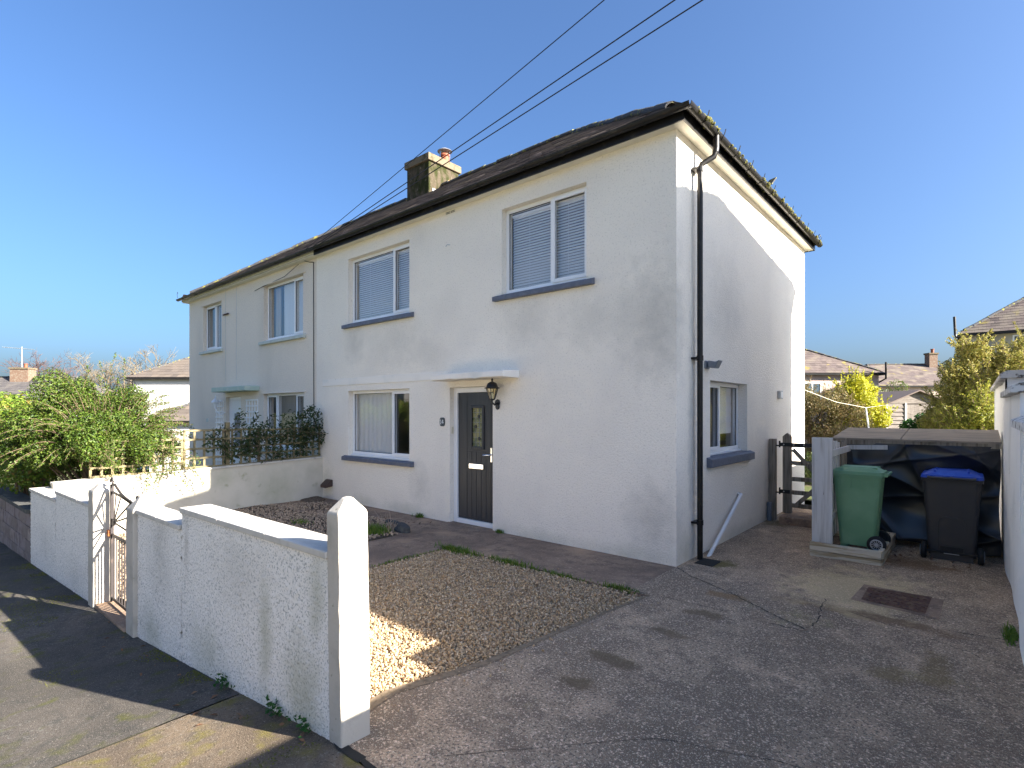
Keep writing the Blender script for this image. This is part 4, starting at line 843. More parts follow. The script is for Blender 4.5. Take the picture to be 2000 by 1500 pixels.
k = MB(); k.box(.0, .055, 4.19, 4.35, 2.02, 2.165); build(k, 'casing', 'steel', bl, bevel=.01); k = MB(); k.box(.05, .06, 4.21, 4.33, 2.04, 2.145); build(k, 'lens', 'white', bl, bevel=.004)
k = MB(); k.tube([(.0, 2.13, .60), (.055, 2.10, .595), (.06, 2.03, .57), (.09, 1.15, .17), (.11, .66, -.03)], .024, 10); tag(build(k, 'waste_pipe', 'whitepl', smooth=True, base=(.08, 1.4, .3)), 'white waste pipe slanting down the gable to the drain', 'pipe')
k = MB(); k.tube([(.045, 3.55, -.03), (.045, 3.55, .24)], .035, 10); k.tube([(.045, 3.55, .24), (.045, 3.55, .30)], .04, 10); tag(build(k, 'drain_pipe', 'greypl', smooth=True, base=(.045, 3.55, 0)), 'short grey pipe standing at the foot of the gable by the gate', 'pipe')
k = MB(); k.box(.10, .32, .27, .56, -.02, .006); dg = build(k, 'drain_gully', 'crack', base=(.2, .4, 0)); tag(dg, 'mossy drain gully under the downpipe', 'drain')
k = MB(); k.tube([(-3.93, -.015, 4.50), (-3.86, -.05, 4.505), (-3.80, -.045, 4.49)], .006, 6); tag(build(k, 'wall_hook', 'steel', base=(-3.9, 0, 4.5)), 'bent metal hook on the wall between the upper windows', 'hook')

# ---- the left half of the pair
h2 = thing('semi_detached_house', 'greyer roughcast house with sage green door canopy behind the trellis', 'house', (-11.7, 3, 0))
N1 = (-14.32, -13.03, 3.53, 4.83); N2 = (-10.49, -8.585, 3.50, 4.845); N3 = (-10.5, -8.56, .93, 2.225); ND = (-12.72, -11.78, -.2, 2.19)
mb = MB(); wall_grid(mb, FT, XL, XP-.001, -.6, ZE+.06, [N1, N2, N3, ND]); wall_grid(mb, lambda a, d, z: (XL+d, a, z), 0, YB, -.6, ZE+.06, []); mb.box(XL, XP-.001, YB-.25, YB-.001, -.6, ZE+.05)
build(mb, 'wall', 'render2', h2, fix=False)
mb = MB(); mb.box(XL+.26, XP-.31, .26, YB-.26, 2.50, 2.62); mb.box(XL+.26, XP-.31, .26, YB-.26, ZE-.05, ZE+.03); mb.box(XL+.26, XP-.31, .26, YB-.26, -.5, -.1); mb.box(XL+.26, XP-.31, 2.0, 2.1, -.1, ZE-.06); build(mb, 'interior', 'room', h2)
w = window(h2, FT, *N1, [-13.62], [0], 'sillg'); wavy(w, FT, -13.55, -13.05, 3.6, 4.8, .24, 'curtain', 'curtain', .015, .12, 2); wavy(w, FT, -14.05, -13.85, 3.6, 4.8, .26, 'drape', 'drape', .02, .08, 3)
w = window(h2, FT, *N2, [-9.15], [1], 'sillg'); wavy(w, FT, -9.95, -8.62, 3.56, 4.82, .24, 'curtain', 'curtain', .008, .12, 4); wavy(w, FT, -10.4, -10.1, 3.6, 4.8, .26, 'drape', 'drape', .02, .08, 5)
w = window(h2, FT, *N3, [-9.95, -9.05], [0, 2], 'sillg'); wavy(w, FT, -10.45, -8.6, .95, 2.2, .30, 'drape', 'drape', .03, .10, 6)
for (a0, a1, z) in ((N1[0]-.12, N1[1]+.05, N1[3]), (N2[0]-.05, N2[1]+.12, N2[3]), (N3[0]-.12, N3[1]+.1, N3[3])):
    k = MB(); k.box(a0, a1, -.025, .005, z+.002, z+.02); build(k, 'render_bead', 'render2', h2)
f = MB(); f.box(ND[0]+.002, ND[0]+.08, .085, .17, -.19, 2.188); f.box(ND[1]-.07, ND[1]-.002, .085, .17, -.19, 2.188); f.box(ND[0]+.08, ND[1]-.07, .085, .17, 2.1, 2.188); build(f, 'door_frame', 'upvc', h2, bevel=.005)
k = MB(); k.box(ND[0]+.08, ND[1]-.07, .11, .15, -.19, 2.1); d2 = build(k, 'door', 'upvc', h2)
k = MB(); k.box(ND[0]+.30, ND[1]-.30, .1, .112, .9, 1.75); build(k, 'glazing', 'greypl', d2)
k = MB(); k.box(ND[0]+.26, ND[1]-.26, .104, .109, .85, 1.80); build(k, 'glazing_frame', 'upvc', d2)
k = MB(); k.box(-12.78, -10.72, -.35, .02, 2.31, 2.43); build(k, 'door_canopy', 'green_can', h2, bevel=.015)
k = MB(); k.box(XL-OV, XP, -OV, .03, ZE, ZE+.02); k.box(XL-OV, XL+.02, .03, YB+OV, ZE, ZE+.02); build(k, 'soffit', 'soffit', h2)
k = MB(); k.box(XL-OV-.02, XP+.158, -OV-.02, -OV, ZE+.025, ZE+.115); k.box(XL-OV-.02, XL-OV, -OV, YB+OV, ZE+.025, ZE+.115); build(k, 'fascia', 'soffit', h2)
g3 = gutter(h2, (XL-OV-.1, GF, 0), (XP+.155, GF, 0), (0, -1, 0), z=ZE+.10); gutter_clips(h2, g3, (XL-OV-.1, GF, 0), (XP+.15, GF, 0), (0, -1, 0), .9, z=ZE+.10)
k = MB(); k.tube([(XL-OV-.08, -.25, ZE+.15+.0), (XL-OV-.12, -.25, ZE+.26), (XL-OV-.08, -.25, ZE+.33), (XL-OV-.05, -.25, ZE+.28)], .006, 6); build(k, 'gutter_curl', 'blackpl', g3)
hip_roof(h2, XL-OV-.09, XP, -OV-.09, YB+OV+.09, ZE+.118, 7.43, 3.75, 0, .26, .20, 'slate', tile_seed=5)
for x in (-12.75, -12.05):
    k = MB(); k.box(x-.002, x+.004, -.004, .0, 2.62, ZE-.02); build(k, 'render_crack', 'steel', h2)
k = MB(); k.tube([(-8.12, -.012, ZE-.08), (-8.115, -.012, 3.2), (-8.10, -.012, 1.2)], .008, 6); k.tube([(-8.12, -.012, ZE-.08), (-8.25, -.03, ZE-.06), (-8.5, -.05, ZE+.02)], .008, 6); build(k, 'cable', 'wire', h2)
k = MB(); k.tube([(-8.6, -.1, 5.02), (-9.4, -.02, 4.9), (-10.6, -.015, 4.83), (-10.95, -.012, 4.80)], .006, 6); build(k, 'cable', 'wire', h2)
k = MB(); k.bar((-12.85, -.02, 4.42), (-12.45, -.05, 4.41), .03, .03); build(k, 'wall_bracket', 'rust', h2)
nl = thing('wall_lantern', 'white carriage lantern on white trellis beside the neighbour door', 'wall lamp', (-13.0, 0, 2.0))
k = MB(); k.lathe([(.03, 0), (.06, .16), (.0, .165)], (-13.0, -.16, 1.88), 6); k.tube([(-12.75, -.01, 1.78), (-12.78, -.1, 1.72), (-12.95, -.16, 1.8), (-13.0, -.16, 1.9)], .015, 6); build(k, 'cage', 'upvc', nl)
k = MB(); k.lathe([(.11, 0), (.10, .02), (.05, .08), (.015, .12), (.012, .17), (0, .2)], (-13.0, -.16, 2.045), 10); build(k, 'hood', 'upvc', nl, smooth=True)
k = MB(); k.box(-14.03, -13.92, -.02, 0, 1.50, 1.60); tag(build(k, 'house_number_plaque', 'sillg', base=(-13.98, 0, 1.55)), 'tiny pale blue plaque on the grey wall near its left corner', 'house number')
trellis('white lattice strip left of the neighbour door', -13.35, -12.90, .3, 2.10, 5, 13, m='upvc', T=FT)
trellis('white lattice strip right of the neighbour door', -11.42, -10.80, .3, 2.10, 5, 13, m='upvc', T=FT)
# ---- shared chimney
ch = thing('chimney_stack', 'mossy rendered chimney with one clay pot and cowl on the shared ridge', 'chimney', (-7.85, 3.1, 7.0))
k = MB(); k.box(-8.26, -7.42, 2.60, 3.60, 6.6, 7.90); build(k, 'stack', 'brickch', ch, bevel=.012)
k = MB(); k.box(-8.31, -7.37, 2.55, 3.65, 7.90, 8.08); build(k, 'cap', 'chcap', ch, bevel=.015)
k = MB(); k.box(-8.275, -7.405, 2.585, 3.615, 6.6, 7.02)
k.box(-7.41, -7.395, 2.7, 3.45, 7.02, 7.25); build(k, 'flashing', 'lead', ch)
k = MB(); k.lathe([(.125, 0), (.115, .20), (.135, .21), (.135, .245), (.125, .26), (.09, .26)], (-7.62, 3.3, 8.08), 18); pt = build(k, 'pot', 'terra', ch, smooth=True)
k = MB(); k.lathe([(.19, 0), (.185, .01), (.09, .065), (0, .075)], (-7.62, 3.3, 8.42), 18)
build(k, 'cowl', 'greypl', pt, smooth=True)
for a in (.4, 2.5, 4.6):
    k = MB(); c_, s_ = math.cos(a), math.sin(a); k.bar((-7.62+.135*c_, 3.3+.135*s_, 8.22), (-7.62+.13*c_, 3.3+.13*s_, 8.43), .022, .006); build(k, 'cowl_strap', 'chrome', pt)
k = MB(); k.lathe([(.16, 0), (.16, .06), (.11, .10), (0, .11)], (-7.72, 2.85, 8.08), 16); build(k, 'capped_flue', 'blackpl', ch, smooth=True)
# ---- overhead service wires from the eaves
for i, (a, b) in enumerate((((-8.05, -.28, 5.16), (-.244, -1.197, 6.0)), ((-7.95, -.28, 5.14), (.303, -.727, 6.0)), ((-7.9, -.28, 5.12), (.517, -.542, 6.0)))):
    a, b = Vector(a), Vector(b); e = a+(b-a)*2.6; pts = [a+(e-a)*(j/24)-Vector((0, 0, .0)) for j in range(25)]
    k = MB(); k.tube(pts, .0075 if i else .006, 6); tag(build(k, 'overhead_wire', 'wire', base=tuple(a)), ['black overhead wire, leftmost of three, passing above the chimney', 'black overhead wire, middle one of the three crossing the sky', 'black overhead wire, rightmost and lowest of the three'][i], 'wire', 'overhead wires to the eaves')

# ================================================================== RIGHT SIDE OF THE DRIVE
rw = thing('boundary_wall', 'tall white painted wall stepping down along the right of the driveway', 'garden wall', (3.0, 2, 0))
secs = [(2.15, 7.4, 2.17), (-.10, 2.15, 1.95), (-2.45, -.10, 1.68), (-4.4, -2.45, 1.52)]
for y0, y1, zt in secs:
    k = MB(); ny = max(2, int((y1-y0)/.25)); nz = 9; X = lambda y, z: 2.895+.012*math.sin(1.7*y+.6*z)+.006*math.sin(5*y-3*z)
    for i in range(ny+1):
        for j in range(nz+1): y, z = y0+(y1-y0)*i/ny, -.3+(zt+.3)*j/nz; k.v.append((X(y, z), y, z))
    for i in range(ny):
        for j in range(nz): a = i*(nz+1)+j; k.f.append((a, a+1, a+nz+2, a+nz+1))
    k.quad((2.895, y0+.002, -.3), (3.15, y0+.002, -.3), (3.15, y0+.002, zt), (2.895, y0+.002, zt)); k.quad((3.15, y0, -.3), (3.15, y1, -.3), (3.15, y1, zt), (3.15, y0, zt))
    k.quad((2.895, y1-.002, -.3), (3.15, y1-.002, -.3), (3.15, y1-.002, zt), (2.895, y1-.002, zt))
    build(k, 'wall_panel', 'whitewall', rw, smooth=True, fix=False)
    n = max(1, round((y1-y0)/.75))
    for i in range(n):
        a, b = y0-.05+(y1-y0)*i/n+.002, y0-.05+(y1-y0)*(i+1)/n-.002
        c = MB(); c.prism([(2.835, zt), (2.835, zt+.055), (2.90, zt+.085), (3.15, zt+.085), (3.21, zt+.055), (3.21, zt)], a, b, 'y'); build(c, 'coping_stone', 'capw', rw, bevel=.006)
# log store
ls = thing('log_store', 'timber log store draped with black polythene under a sloping board roof', 'log store', (2, 3.6, 0))
for x, y, h in ((1.12, 3.16, 1.37), (2.80, 3.16, 1.37), (1.12, 4.14, 1.48), (2.80, 4.14, 1.48)): k = MB(); k.box(x-.04, x+.04, y-.04, y+.04, 0, h); build(k, 'leg', 'wood', ls)
for x0, x1 in ((1.055, 1.856), (1.862, 2.872)):
    k = MB(); k.v = [(x0, 2.97, 1.40), (x1, 2.97, 1.40), (x1, 4.25, 1.515), (x0, 4.25, 1.515), (x0, 2.97, 1.425), (x1, 2.97, 1.425), (x1, 4.25, 1.54), (x0, 4.25, 1.54)]; k.f = [(3, 2, 1, 0), (4, 5, 6, 7), (0, 1, 5, 4), (1, 2, 6, 5), (2, 3, 7, 6), (3, 0, 4, 7)]
    build(k, 'roof_board', 'plyroof', ls, bevel=.003)
k = MB(); k.box(1.06, 2.868, 2.985, 3.02, 1.335, 1.398); build(k, 'front_batten', 'wood', ls)
nx, nz = 150, 110; V = []; r = np.random.default_rng(12)
def fold(u, v):
    """slack polythene: swags between the top fixings, diagonal tension folds to the lower right"""
    s = .07*(1-v)**.6*math.sin(math.pi*u)
    s += .034*math.sin(7*(v+.9*(u-.4)**2-.15*u)+1.2*math.sin(2.2*u))*(.3+.7*math.sin(math.pi*u))
    s += .040*math.sin(11*(u*.85+v*.45)+.8*math.sin(3*v))*(max(0, u-.25)**1.1)
    s += .020*math.sin(12*v-5*u+1.1*math.sin(4*u+3))*(1-u)
    s += .007*math.sin(27*(v-.35*u)+2*math.sin(4*u))*(1-v)
    for a, b, p, k in ((5.2, 3.1, .4, .030), (-3.4, 6.3, 1.7, .024), (7.5, -2.2, 2.6, .020), (2.2, 8.8, .2, .018)):
        s += k*(1-abs(math.sin(a*u+b*v+p+.5*math.sin(3*v+2*u))))**5
    return s
for i in range(nx+1):
    u = i/nx
    for j in range(nz+1):
        v = j/nz; x = 1.16+1.70*u; z = 1.36-1.30*v-(.03*math.sin(u*9)*v)
        V.append((x+.01*math.sin(8*v), 3.03-fold(u, v)*1.0-.09*v*v, z+.04*v*math.sin(5*u+1)))
F = [(i*(nz+1)+j, (i+1)*(nz+1)+j, (i+1)*(nz+1)+j+1, i*(nz+1)+j+1) for i in range(nx) for j in range(nz)]
npmesh('polythene_sheet', V, F, 'tarp', ls, smooth=True)
k = MB(); k.box(1.1, 1.16, 3.1, 4.2, .05, 1.3); k.box(1.1, 2.85, 4.12, 4.16, .05, 1.35); build(k, 'side_board', 'wood', ls)
# slatted screen beside the store, and the wide board post
scn = thing('slatted_screen', 'short whitewashed slatted screen between board post and log store', 'fence', (1.25, 2.4, 0))
for i in range(7): k = MB(); y = 1.80+i*.17; k.box(1.225, 1.245, y, y+.085, .2, 1.40+rnd.uniform(-.03, .03)); build(k, 'slat', 'woodw' if i < 4 else 'wood', scn)
for z in (1.24, .45): k = MB(); k.box(1.246, 1.285, 1.70, 3.0, z, z+.075); build(k, 'rail', 'woodw', scn)
k = MB(); k.bar((1.15, 2.93, 1.29), (1.72, 2.93, 1.31), .03, .06); build(k, 'rail', 'woodw', scn)
k = MB(); k.box(1.066, 1.292, 1.625, 1.672, .165, 1.475); tag(build(k, 'board_post', 'woodw', base=(1.18, 1.65, .165), bevel=.005), 'wide upright whitewashed board at the corner of the timber tray', 'post')
# timber tray the green bin stands in
tr = thing('timber_tray', 'low bleached plank tray holding the green wheeled bin', 'planter', (1.43, 2.2, 0))
for z0, z1, o_ in ((.0, .068, 0), (.074, .172, .004)):
    k = MB(); k.box(1.056, 1.80, 1.555-o_, 1.60, z0, z1); build(k, 'plank', 'woodbox', tr, bevel=.006)
    k = MB(); k.box(1.765, 1.812+o_, 1.602, 2.86, z0, z1); build(k, 'plank', 'woodbox', tr, bevel=.006)
    k = MB(); k.box(1.056, 1.10, 1.602, 2.86, z0, z1); build(k, 'plank', 'woodbox', tr, bevel=.006)
k = MB(); k.box(1.10, 1.765, 2.81, 2.86, 0, .172); build(k, 'plank', 'woodbox', tr, bevel=.006)
k = MB(); k.box(1.10, 1.764, 1.602, 2.808, .01, .04); build(k, 'tray_floor', 'soil', tr)
# ---- wheeled bins: local frame, back (wheels, hinge) at +Y
def taper(b0, b1, z0, z1, n=1, cy=(0, 0), rad=.05, seg=4):
    m_ = MB(); rings = []
    for i in range(n+1):
        t = i/n; w = b0[0]+(b1[0]-b0[0])*t; d = b0[1]+(b1[1]-b0[1])*t; c = cy[0]+(cy[1]-cy[0])*t; pts = []
        for sx, sy, a0 in ((1, 1, 0), (-1, 1, 90), (-1, -1, 180), (1, -1, 270)):
            for k_ in range(seg+1):
                a = R(a0+90*k_/seg); pts.append((sx*(w/2-rad)+rad*math.cos(a), c+sy*(d/2-rad)+rad*math.sin(a), z0+(z1-z0)*t))
        rings.append(len(m_.v)); m_.v += pts
    q = 4*(seg+1)
    for i in range(n):
        for k_ in range(q): m_.f.append((rings[i]+k_, rings[i]+(k_+1) % q, rings[i+1]+(k_+1) % q, rings[i+1]+k_))
    m_.f.append(tuple(range(rings[0]+q-1, rings[0]-1, -1))); m_.f.append(tuple(range(rings[-1], rings[-1]+q)))
    return m_
def wheelie(label, loc, rz, w, d, h, bm_, lm, group):
    o = thing('wheeled_bin', label, 'wheelie bin', loc, group, rz=rz if rz else 1e-6)
    body = taper((w*.80, d*.72), (w*.98, d*.97), .05, h*.90, 6, (.0, 0)); bo = build(body, 'body', bm_, o, smooth=True)
    rim = taper((w*1.04, d*1.04), (w*1.05, d*1.06), h*.885, h*.92, 1); build(rim, 'rim', bm_, o, smooth=True)
    lid = taper((w*1.06, d*1.08), (w*1.03, d*1.05), h*.922, h*.955, 1, rad=.06); n = len(lid.v)
    lo = build(lid, 'lid', lm, o, smooth=True)
    ld = taper((w*.96, d*.98), (w*.66, d*.70), h*.955, h*1.0, 2, rad=.07); build(ld, 'lid_dome', lm, lo, smooth=True)
    for sx in (-.28, .28): k_ = MB(); k_.box(w*sx-.012, w*sx+.012, -d*.35, d*.40, h*.96, h*1.005); build(k_, 'lid_rib', lm, lo, bevel=.006)
    k_ = MB(); k_.tube([(-w*.40, d*.60, h*.93), (w*.40, d*.60, h*.93)], .015, 10)
    for sx in (-.38, 0, .38): k_.box(w*sx-.014, w*sx+.014, d*.48, d*.605, h*.905, h*.945)
    build(k_, 'handle', bm_, o, smooth=True)
    for sx in (-1, 1):                                   # ribs under the rim at both sides
        for i in range(4):
            y = -d*.34+i*d*.22; k_ = MB(); k_.box(min(sx*w*.46, sx*w*.505), max(sx*w*.46, sx*w*.505), y-.008, y+.008, h*.76, h*.885); build(k_, 'rib', bm_, o)
    for i in range(3): k_ = MB(); x = -w*.28+i*w*.28; k_.box(x-.008, x+.008, -d*.505, -d*.44, h*.78, h*.885); build(k_, 'rib', bm_, o)
    # moulded arch and foot recess on the back face
    yb_ = lambda z: d*(.72+(.97-.72)*(z-.05)/(h*.85))/2
    arch = [(-w*.22, h*.42), (-w*.20, h*.475), (-w*.1, h*.485), (w*.1, h*.485), (w*.19, h*.475), (w*.22, h*.42), (w*.235, h*.10)]
    k_ = MB(); k_.tube([(x, yb_(z)-.002, z) for x, z in arch], .008, 6); build(k_, 'moulded_arch', bm_, o, smooth=True)
    k_ = MB(); k_.box(-w*.19, w*.19, d*.34, d*.405, h*.075, h*.155); build(k_, 'foot_recess', 'rubber', o); k_ = MB(); k_.box(-w*.13, w*.13, d*.405, d*.412, h*.075, h*.086); build(k_, 'foot_bar', bm_ if bm_ == 'bingreen' else 'rim', o)
    wy, wr = d*.40, .10
    k_ = MB(); k_.tube([(-w*.50, wy, wr), (w*.50, wy, wr)], .013, 8); build(k_, 'axle', 'rubber', o)
    k_ = MB(); k_.box(-w*.36, w*.36, d*.2, d*.36, .0, .06); build(k_, 'base_skid', bm_, o)
    k_ = MB(); k_.box(-w*.36, w*.36, -d*.34, -d*.2, .0, .06); build(k_, 'base_skid', bm_, o)
    for sx in (-1, 1):
        x0 = sx*w*.43
        k_ = MB(); k_.lathe([(.055, 0), (.088, .0), (.10, .012), (.10, .040), (.088, .052), (.055, .052)], (min(x0, x0+sx*.052), wy, wr), 28, 'x'); wh = build(k_, 'wheel', 'rubber', o, smooth=True)
        xo = x0+sx*.055
        k_ = MB(); k_.lathe([(.060, -.006), (.066, .0), (.060, .006), (.052, .006), (.052, -.006)], (xo, wy, wr), 28, 'x'); k_.lathe([(.018, -.008), (.018, .010), (.0, .012)], (xo, wy, wr), 14, 'x'); build(k_, 'rim', 'rim', wh, smooth=True)
        for i in range(12):
            a = 2*math.pi*i/12; k_ = MB(); k_.bar((xo, wy+.014*math.cos(a), wr+.014*math.sin(a)), (xo, wy+.056*math.cos(a), wr+.056*math.sin(a)), .006, .006, up=(1, 0, 0)); build(k_, 'spoke', 'rim', wh)
    return o
wheelie('green wheeled bin standing in the timber tray', (1.52, 2.00, .10), R(-90), .44, .52, 1.01, 'bingreen', 'bingreen', 'wheeled bins')
wheelie('charcoal wheeled bin with bright blue lid in front of the black polythene', (2.41, 2.62, 0), R(180), .56, .60, 1.08, 'bindark', 'binblue', 'wheeled bins')
# ---- side gate and step
gp_ = thing('gate_post', 'slim timber gate post fixed to the gable wall', 'gate post', (.07, 3.69, 0))
k = MB(); k.box(.012, .115, 3.64, 3.735, .0, 1.345); build(k, 'shaft', 'wood', gp_, bevel=.005)
sg = thing('timber_gate', 'weathered five-bar timber side gate with black strap hinges', 'gate', (.3, 3.75, .1))
def wplank(name, a, b, w_, t_=.03, y=3.75, m='wood', up=(0, 0, 1)):
    k_ = MB(); k_.bar((a[0], y, a[1]), (b[0], y, b[1]), t_, w_, up=up); return build(k_, name, m, sg, bevel=.004)
k = MB(); k.prism([(.205, .12), (.335, .12), (.335, 1.39), (.27, 1.445), (.205, 1.39)], 3.715, 3.785, 'y'); build(k, 'stile', 'wood', sg, bevel=.004)
for z in (1.245, .955, .69, .47, .255): wplank('rail', (.336, z), (1.20, z), .07)
k = MB(); k.box(1.20, 1.31, 3.715, 3.785, .12, 1.4); build(k, 'stile', 'wood', sg, bevel=.004)
wplank('brace', (.36, 1.18), (.80, .68), .065, .02, 3.722); wplank('brace', (.40, .26), (.80, .68), .065, .02, 3.722)
for z, l in ((1.255, .48), (.48, .15)):
    k = MB(); k.box(.17, .17+l, 3.692, 3.706, z-.03, z+.03); k.tube([(.115, 3.69, z-.02), (.16, 3.69, z-.02), (.17, 3.70, z)], .012, 8); k.tube([(.165, 3.70, z-.05), (.165, 3.70, z+.06)], .014, 8); build(k, 'strap_hinge', 'iron', sg)
    for i in range(3 if l > .3 else 1): k = MB(); k.lathe([(.012, 0), (.012, .004), (0, .006)], (.23+i*.15, 3.686, z), 8, 'y'); build(k, 'bolt', 'steel', sg)
k = MB(); k.box(.24, 1.3, 3.34, 3.98, -.02, .125); st_ = build(k, 'step', 'path', base=(.7, 3.6, 0), bevel=.015); tag(st_, 'concrete step below the timber side gate', 'step')
# ---- manhole cover
mh = thing('manhole_cover', 'rusty ribbed iron manhole cover set in the driveway', 'manhole', (2.05, .3, 0))
k = MB(); k.poly([(1.72, .04, .004), (2.39, -.05, .004), (2.40, .60, .004), (1.75, .66, .004)]); build(k, 'surround', 'path', mh, fix=False)
k = MB(); k.poly([(1.80, .09, .008), (2.29, .03, .008), (2.31, .62, .008), (1.80, .57, .008)]); lid_ = build(k, 'lid', 'rust', mh, fix=False)
for i in range(9):
    for j in range(4):
        u, v = (i+.5)/9, (j+.5)/4; x = 1.82+.47*u; y = .10-.04*u+(.47+.05*u)*v; k = MB()
        k.bar((x, y-.045, .0105), (x, y+.045, .0105), .030 if (i+j) % 2 else .020, .006); build(k, 'rib', 'rust', lid_)

# ================================================================== NEIGHBOURS AND BACKGROUND
def far_house(label, loc, rz, w, d, ze, zr, hl, hr, wm, rm, wins=(), chim=None, tile=(.28, .24), zb=-2., gut='blackpl', rseed=3, name='house', group=None, ov=.25, flue=None):
    """local frame: front along x at y=0 (outside -y), w wide, d deep; heights are local to loc.z"""
    o = thing(name, label, 'house', loc, group, rz=rz if rz else 1e-6)
    k_ = MB(); k_.box(0, w, 0, d, zb, ze); build(k_, 'wall', wm, o)
    hip_roof(o, -ov, w+ov, -ov, d+ov, ze-.02, zr, hl, hr, tile[0], tile[1], rm, ridge_m='ridge', tile_seed=rseed)
    k_ = MB(); k_.box(-ov, w+ov, -ov, -ov+.02, ze-.14, ze-.02); k_.box(-ov, w+ov, -ov+.02, 0, ze-.10, ze-.08); k_.box(w+ov-.02, w+ov, -ov+.02, d+ov, ze-.14, ze-.02); k_.box(-ov, -ov+.02, -ov+.02, d+ov, ze-.14, ze-.02); build(k_, 'fascia', gut, o)
    for (side, a0, a1, z0, z1) in wins:
        T_ = {'f': lambda a, q, z: (a, q, z), 'r': lambda a, q, z: (w-q, a, z), 'l': lambda a, q, z: (q, a, z)}[side]
        k_ = MB(); e = .06
        k_.box(a0, a0+e, -.03, .02, z0, z1, T=T_); k_.box(a1-e, a1, -.03, .02, z0, z1, T=T_); k_.box(a0+e, a1-e, -.03, .02, z1-e, z1, T=T_); k_.box(a0+e, a1-e, -.03, .02, z0, z0+e, T=T_); k_.box((a0+a1)/2-.03, (a0+a1)/2+.03, -.03, .02, z0+e, z1-e, T=T_)
        wi = build(k_, 'window', 'upvc', o)
        for p, q in ((a0+e, (a0+a1)/2-.03), ((a0+a1)/2+.03, a1-e)): k_ = MB(); k_.box(p, q, -.012, .0, z0+e, z1-e, T=T_); build(k_, 'pane', 'farglass', wi)
    if chim:
        cx, cy, cw, cd, c0, c1 = chim
        k_ = MB(); k_.box(cx-cw/2, cx+cw/2, cy-cd/2, cy+cd/2, c0, c1); c_ = build(k_, 'chimney', 'brickr', o)
        k_ = MB(); k_.box(cx-cw/2-.06, cx+cw/2+.06, cy-cd/2-.06, cy+cd/2+.06, c1, c1+.14); build(k_, 'chimney_cap', 'chcap', c_)
        k_ = MB(); k_.lathe([(.12, 0), (.12, .3), (.15, .32), (.15, .36), (.0, .36)], (cx+cw*.15, cy, c1+.14), 12); build(k_, 'chimney_pot', 'terra', c_, smooth=True)
    return o
M['farglass'] = mat('far_window_glass', (.06, .09, .12), .08, spec=.8)
yaw = R(40.735)
FWD = Vector((-math.sin(yaw), math.cos(yaw), 0)); RGT = Vector((math.cos(yaw), math.sin(yaw), 0))
def gl(x, y, z): return (x, y, z)
# house next door on the right (out of frame; its shadow crosses the gable and the drive)
nb = far_house('white neighbouring house beyond the tall stepped wall, shading the gable', (3.55, .35, .75), 0, 14, 5.83, 5.12, 7.45, 3.6, 3.6, 'whitew', 'rtileg', zb=-1.2, ov=.25)
# unseen white house pairs, added to bounce sunlight onto the front; its windows mirror them
for i_, x_ in enumerate((-33, -13, 7)):
    far_house(['white rendered house pair across the street, mirrored far left', 'white rendered house pair directly across the street, mirrored in the windows', 'white rendered house pair across the street behind the camera'][i_], (x_+15, -21.5, -.4), R(180), 15, 6.2, 5.1, 7.4, 3.4, 3.4, 'whitew', 'rtileb', [('f', 1.5, 3.2, 3.5, 4.8), ('f', 5.0, 6.2, 3.5, 4.8), ('f', 9.0, 10.2, 3.5, 4.8), ('f', 12, 13.7, 3.5, 4.8), ('f', 1.5, 3.2, .9, 2.2), ('f', 12, 13.7, .9, 2.2)], tile=(.4, .4), rseed=30+i_, group='white house pairs across the street')
# bungalow behind the garden, pinkish
bgl = far_house('pinkish bungalow with brown tiled hipped roof behind the garden hedges', (-12.2, 20.7, -.2), R(40.7), 14.2, 7.5, 4.15, 6.75, 3.9, 5.4, 'pinkw', 'rtile', [('f', 10.0, 11.0, 2.4, 3.6), ('f', 12.6, 13.4, 2.5, 3.6), ('f', 8.0, 8.8, 2.4, 3.6)], tile=(.30, .27), rseed=8)
k = MB(); k.box(11.2, 11.5, -.12, 0, 2.9, 3.2); build(k, 'wall_vent', 'iron', bgl)
k = MB(); k.tube([(14.0, -.3, 3.6), (14.25, -.5, 3.8), (14.25, -.5, 4.7)], .05, 8); build(k, 'flue_pipe', 'blackpl', bgl)
# dark roof further behind with chimney
far_house('low house with dark sunlit brown roof and chimney beyond the hedge', (-3.6, 46.3, -.5), R(38), 9.5, 9, 4.4, 6.5, 2.4, 2.0, 'pinkw', 'rtile', chim=(7.3, 4.0, .7, .6, 5, 7.3), tile=(.36, .34), rseed=9)
# cream two storey house upper right
uh = far_house('cream two-storey house with mossy hipped roof above the golden hedge', (2.28, 25.2, .05), R(1.5), 9.5, 7.5, 5.2, 7.9, 3.8, 3.8, 'creamw', 'rtile', [('f', 1.55, 2.75, 3.9, 5.0)], tile=(.28, .25), rseed=10)
k = MB(); k.tube([(-.02, -.28, 5.0), (-.3, -.3, 5.05), (-.33, -.3, 5.15), (-.36, -.3, 5.95)], .055, 8); build(k, 'flue_pipe', 'blackpl', uh)
k = MB(); k.tube([(.85, -.3, 5.05), (.85, -.2, 4.95), (.72, -.06, 4.8), (.72, -.06, 2.)], .05, 8); build(k, 'downpipe', 'blackpl', uh)
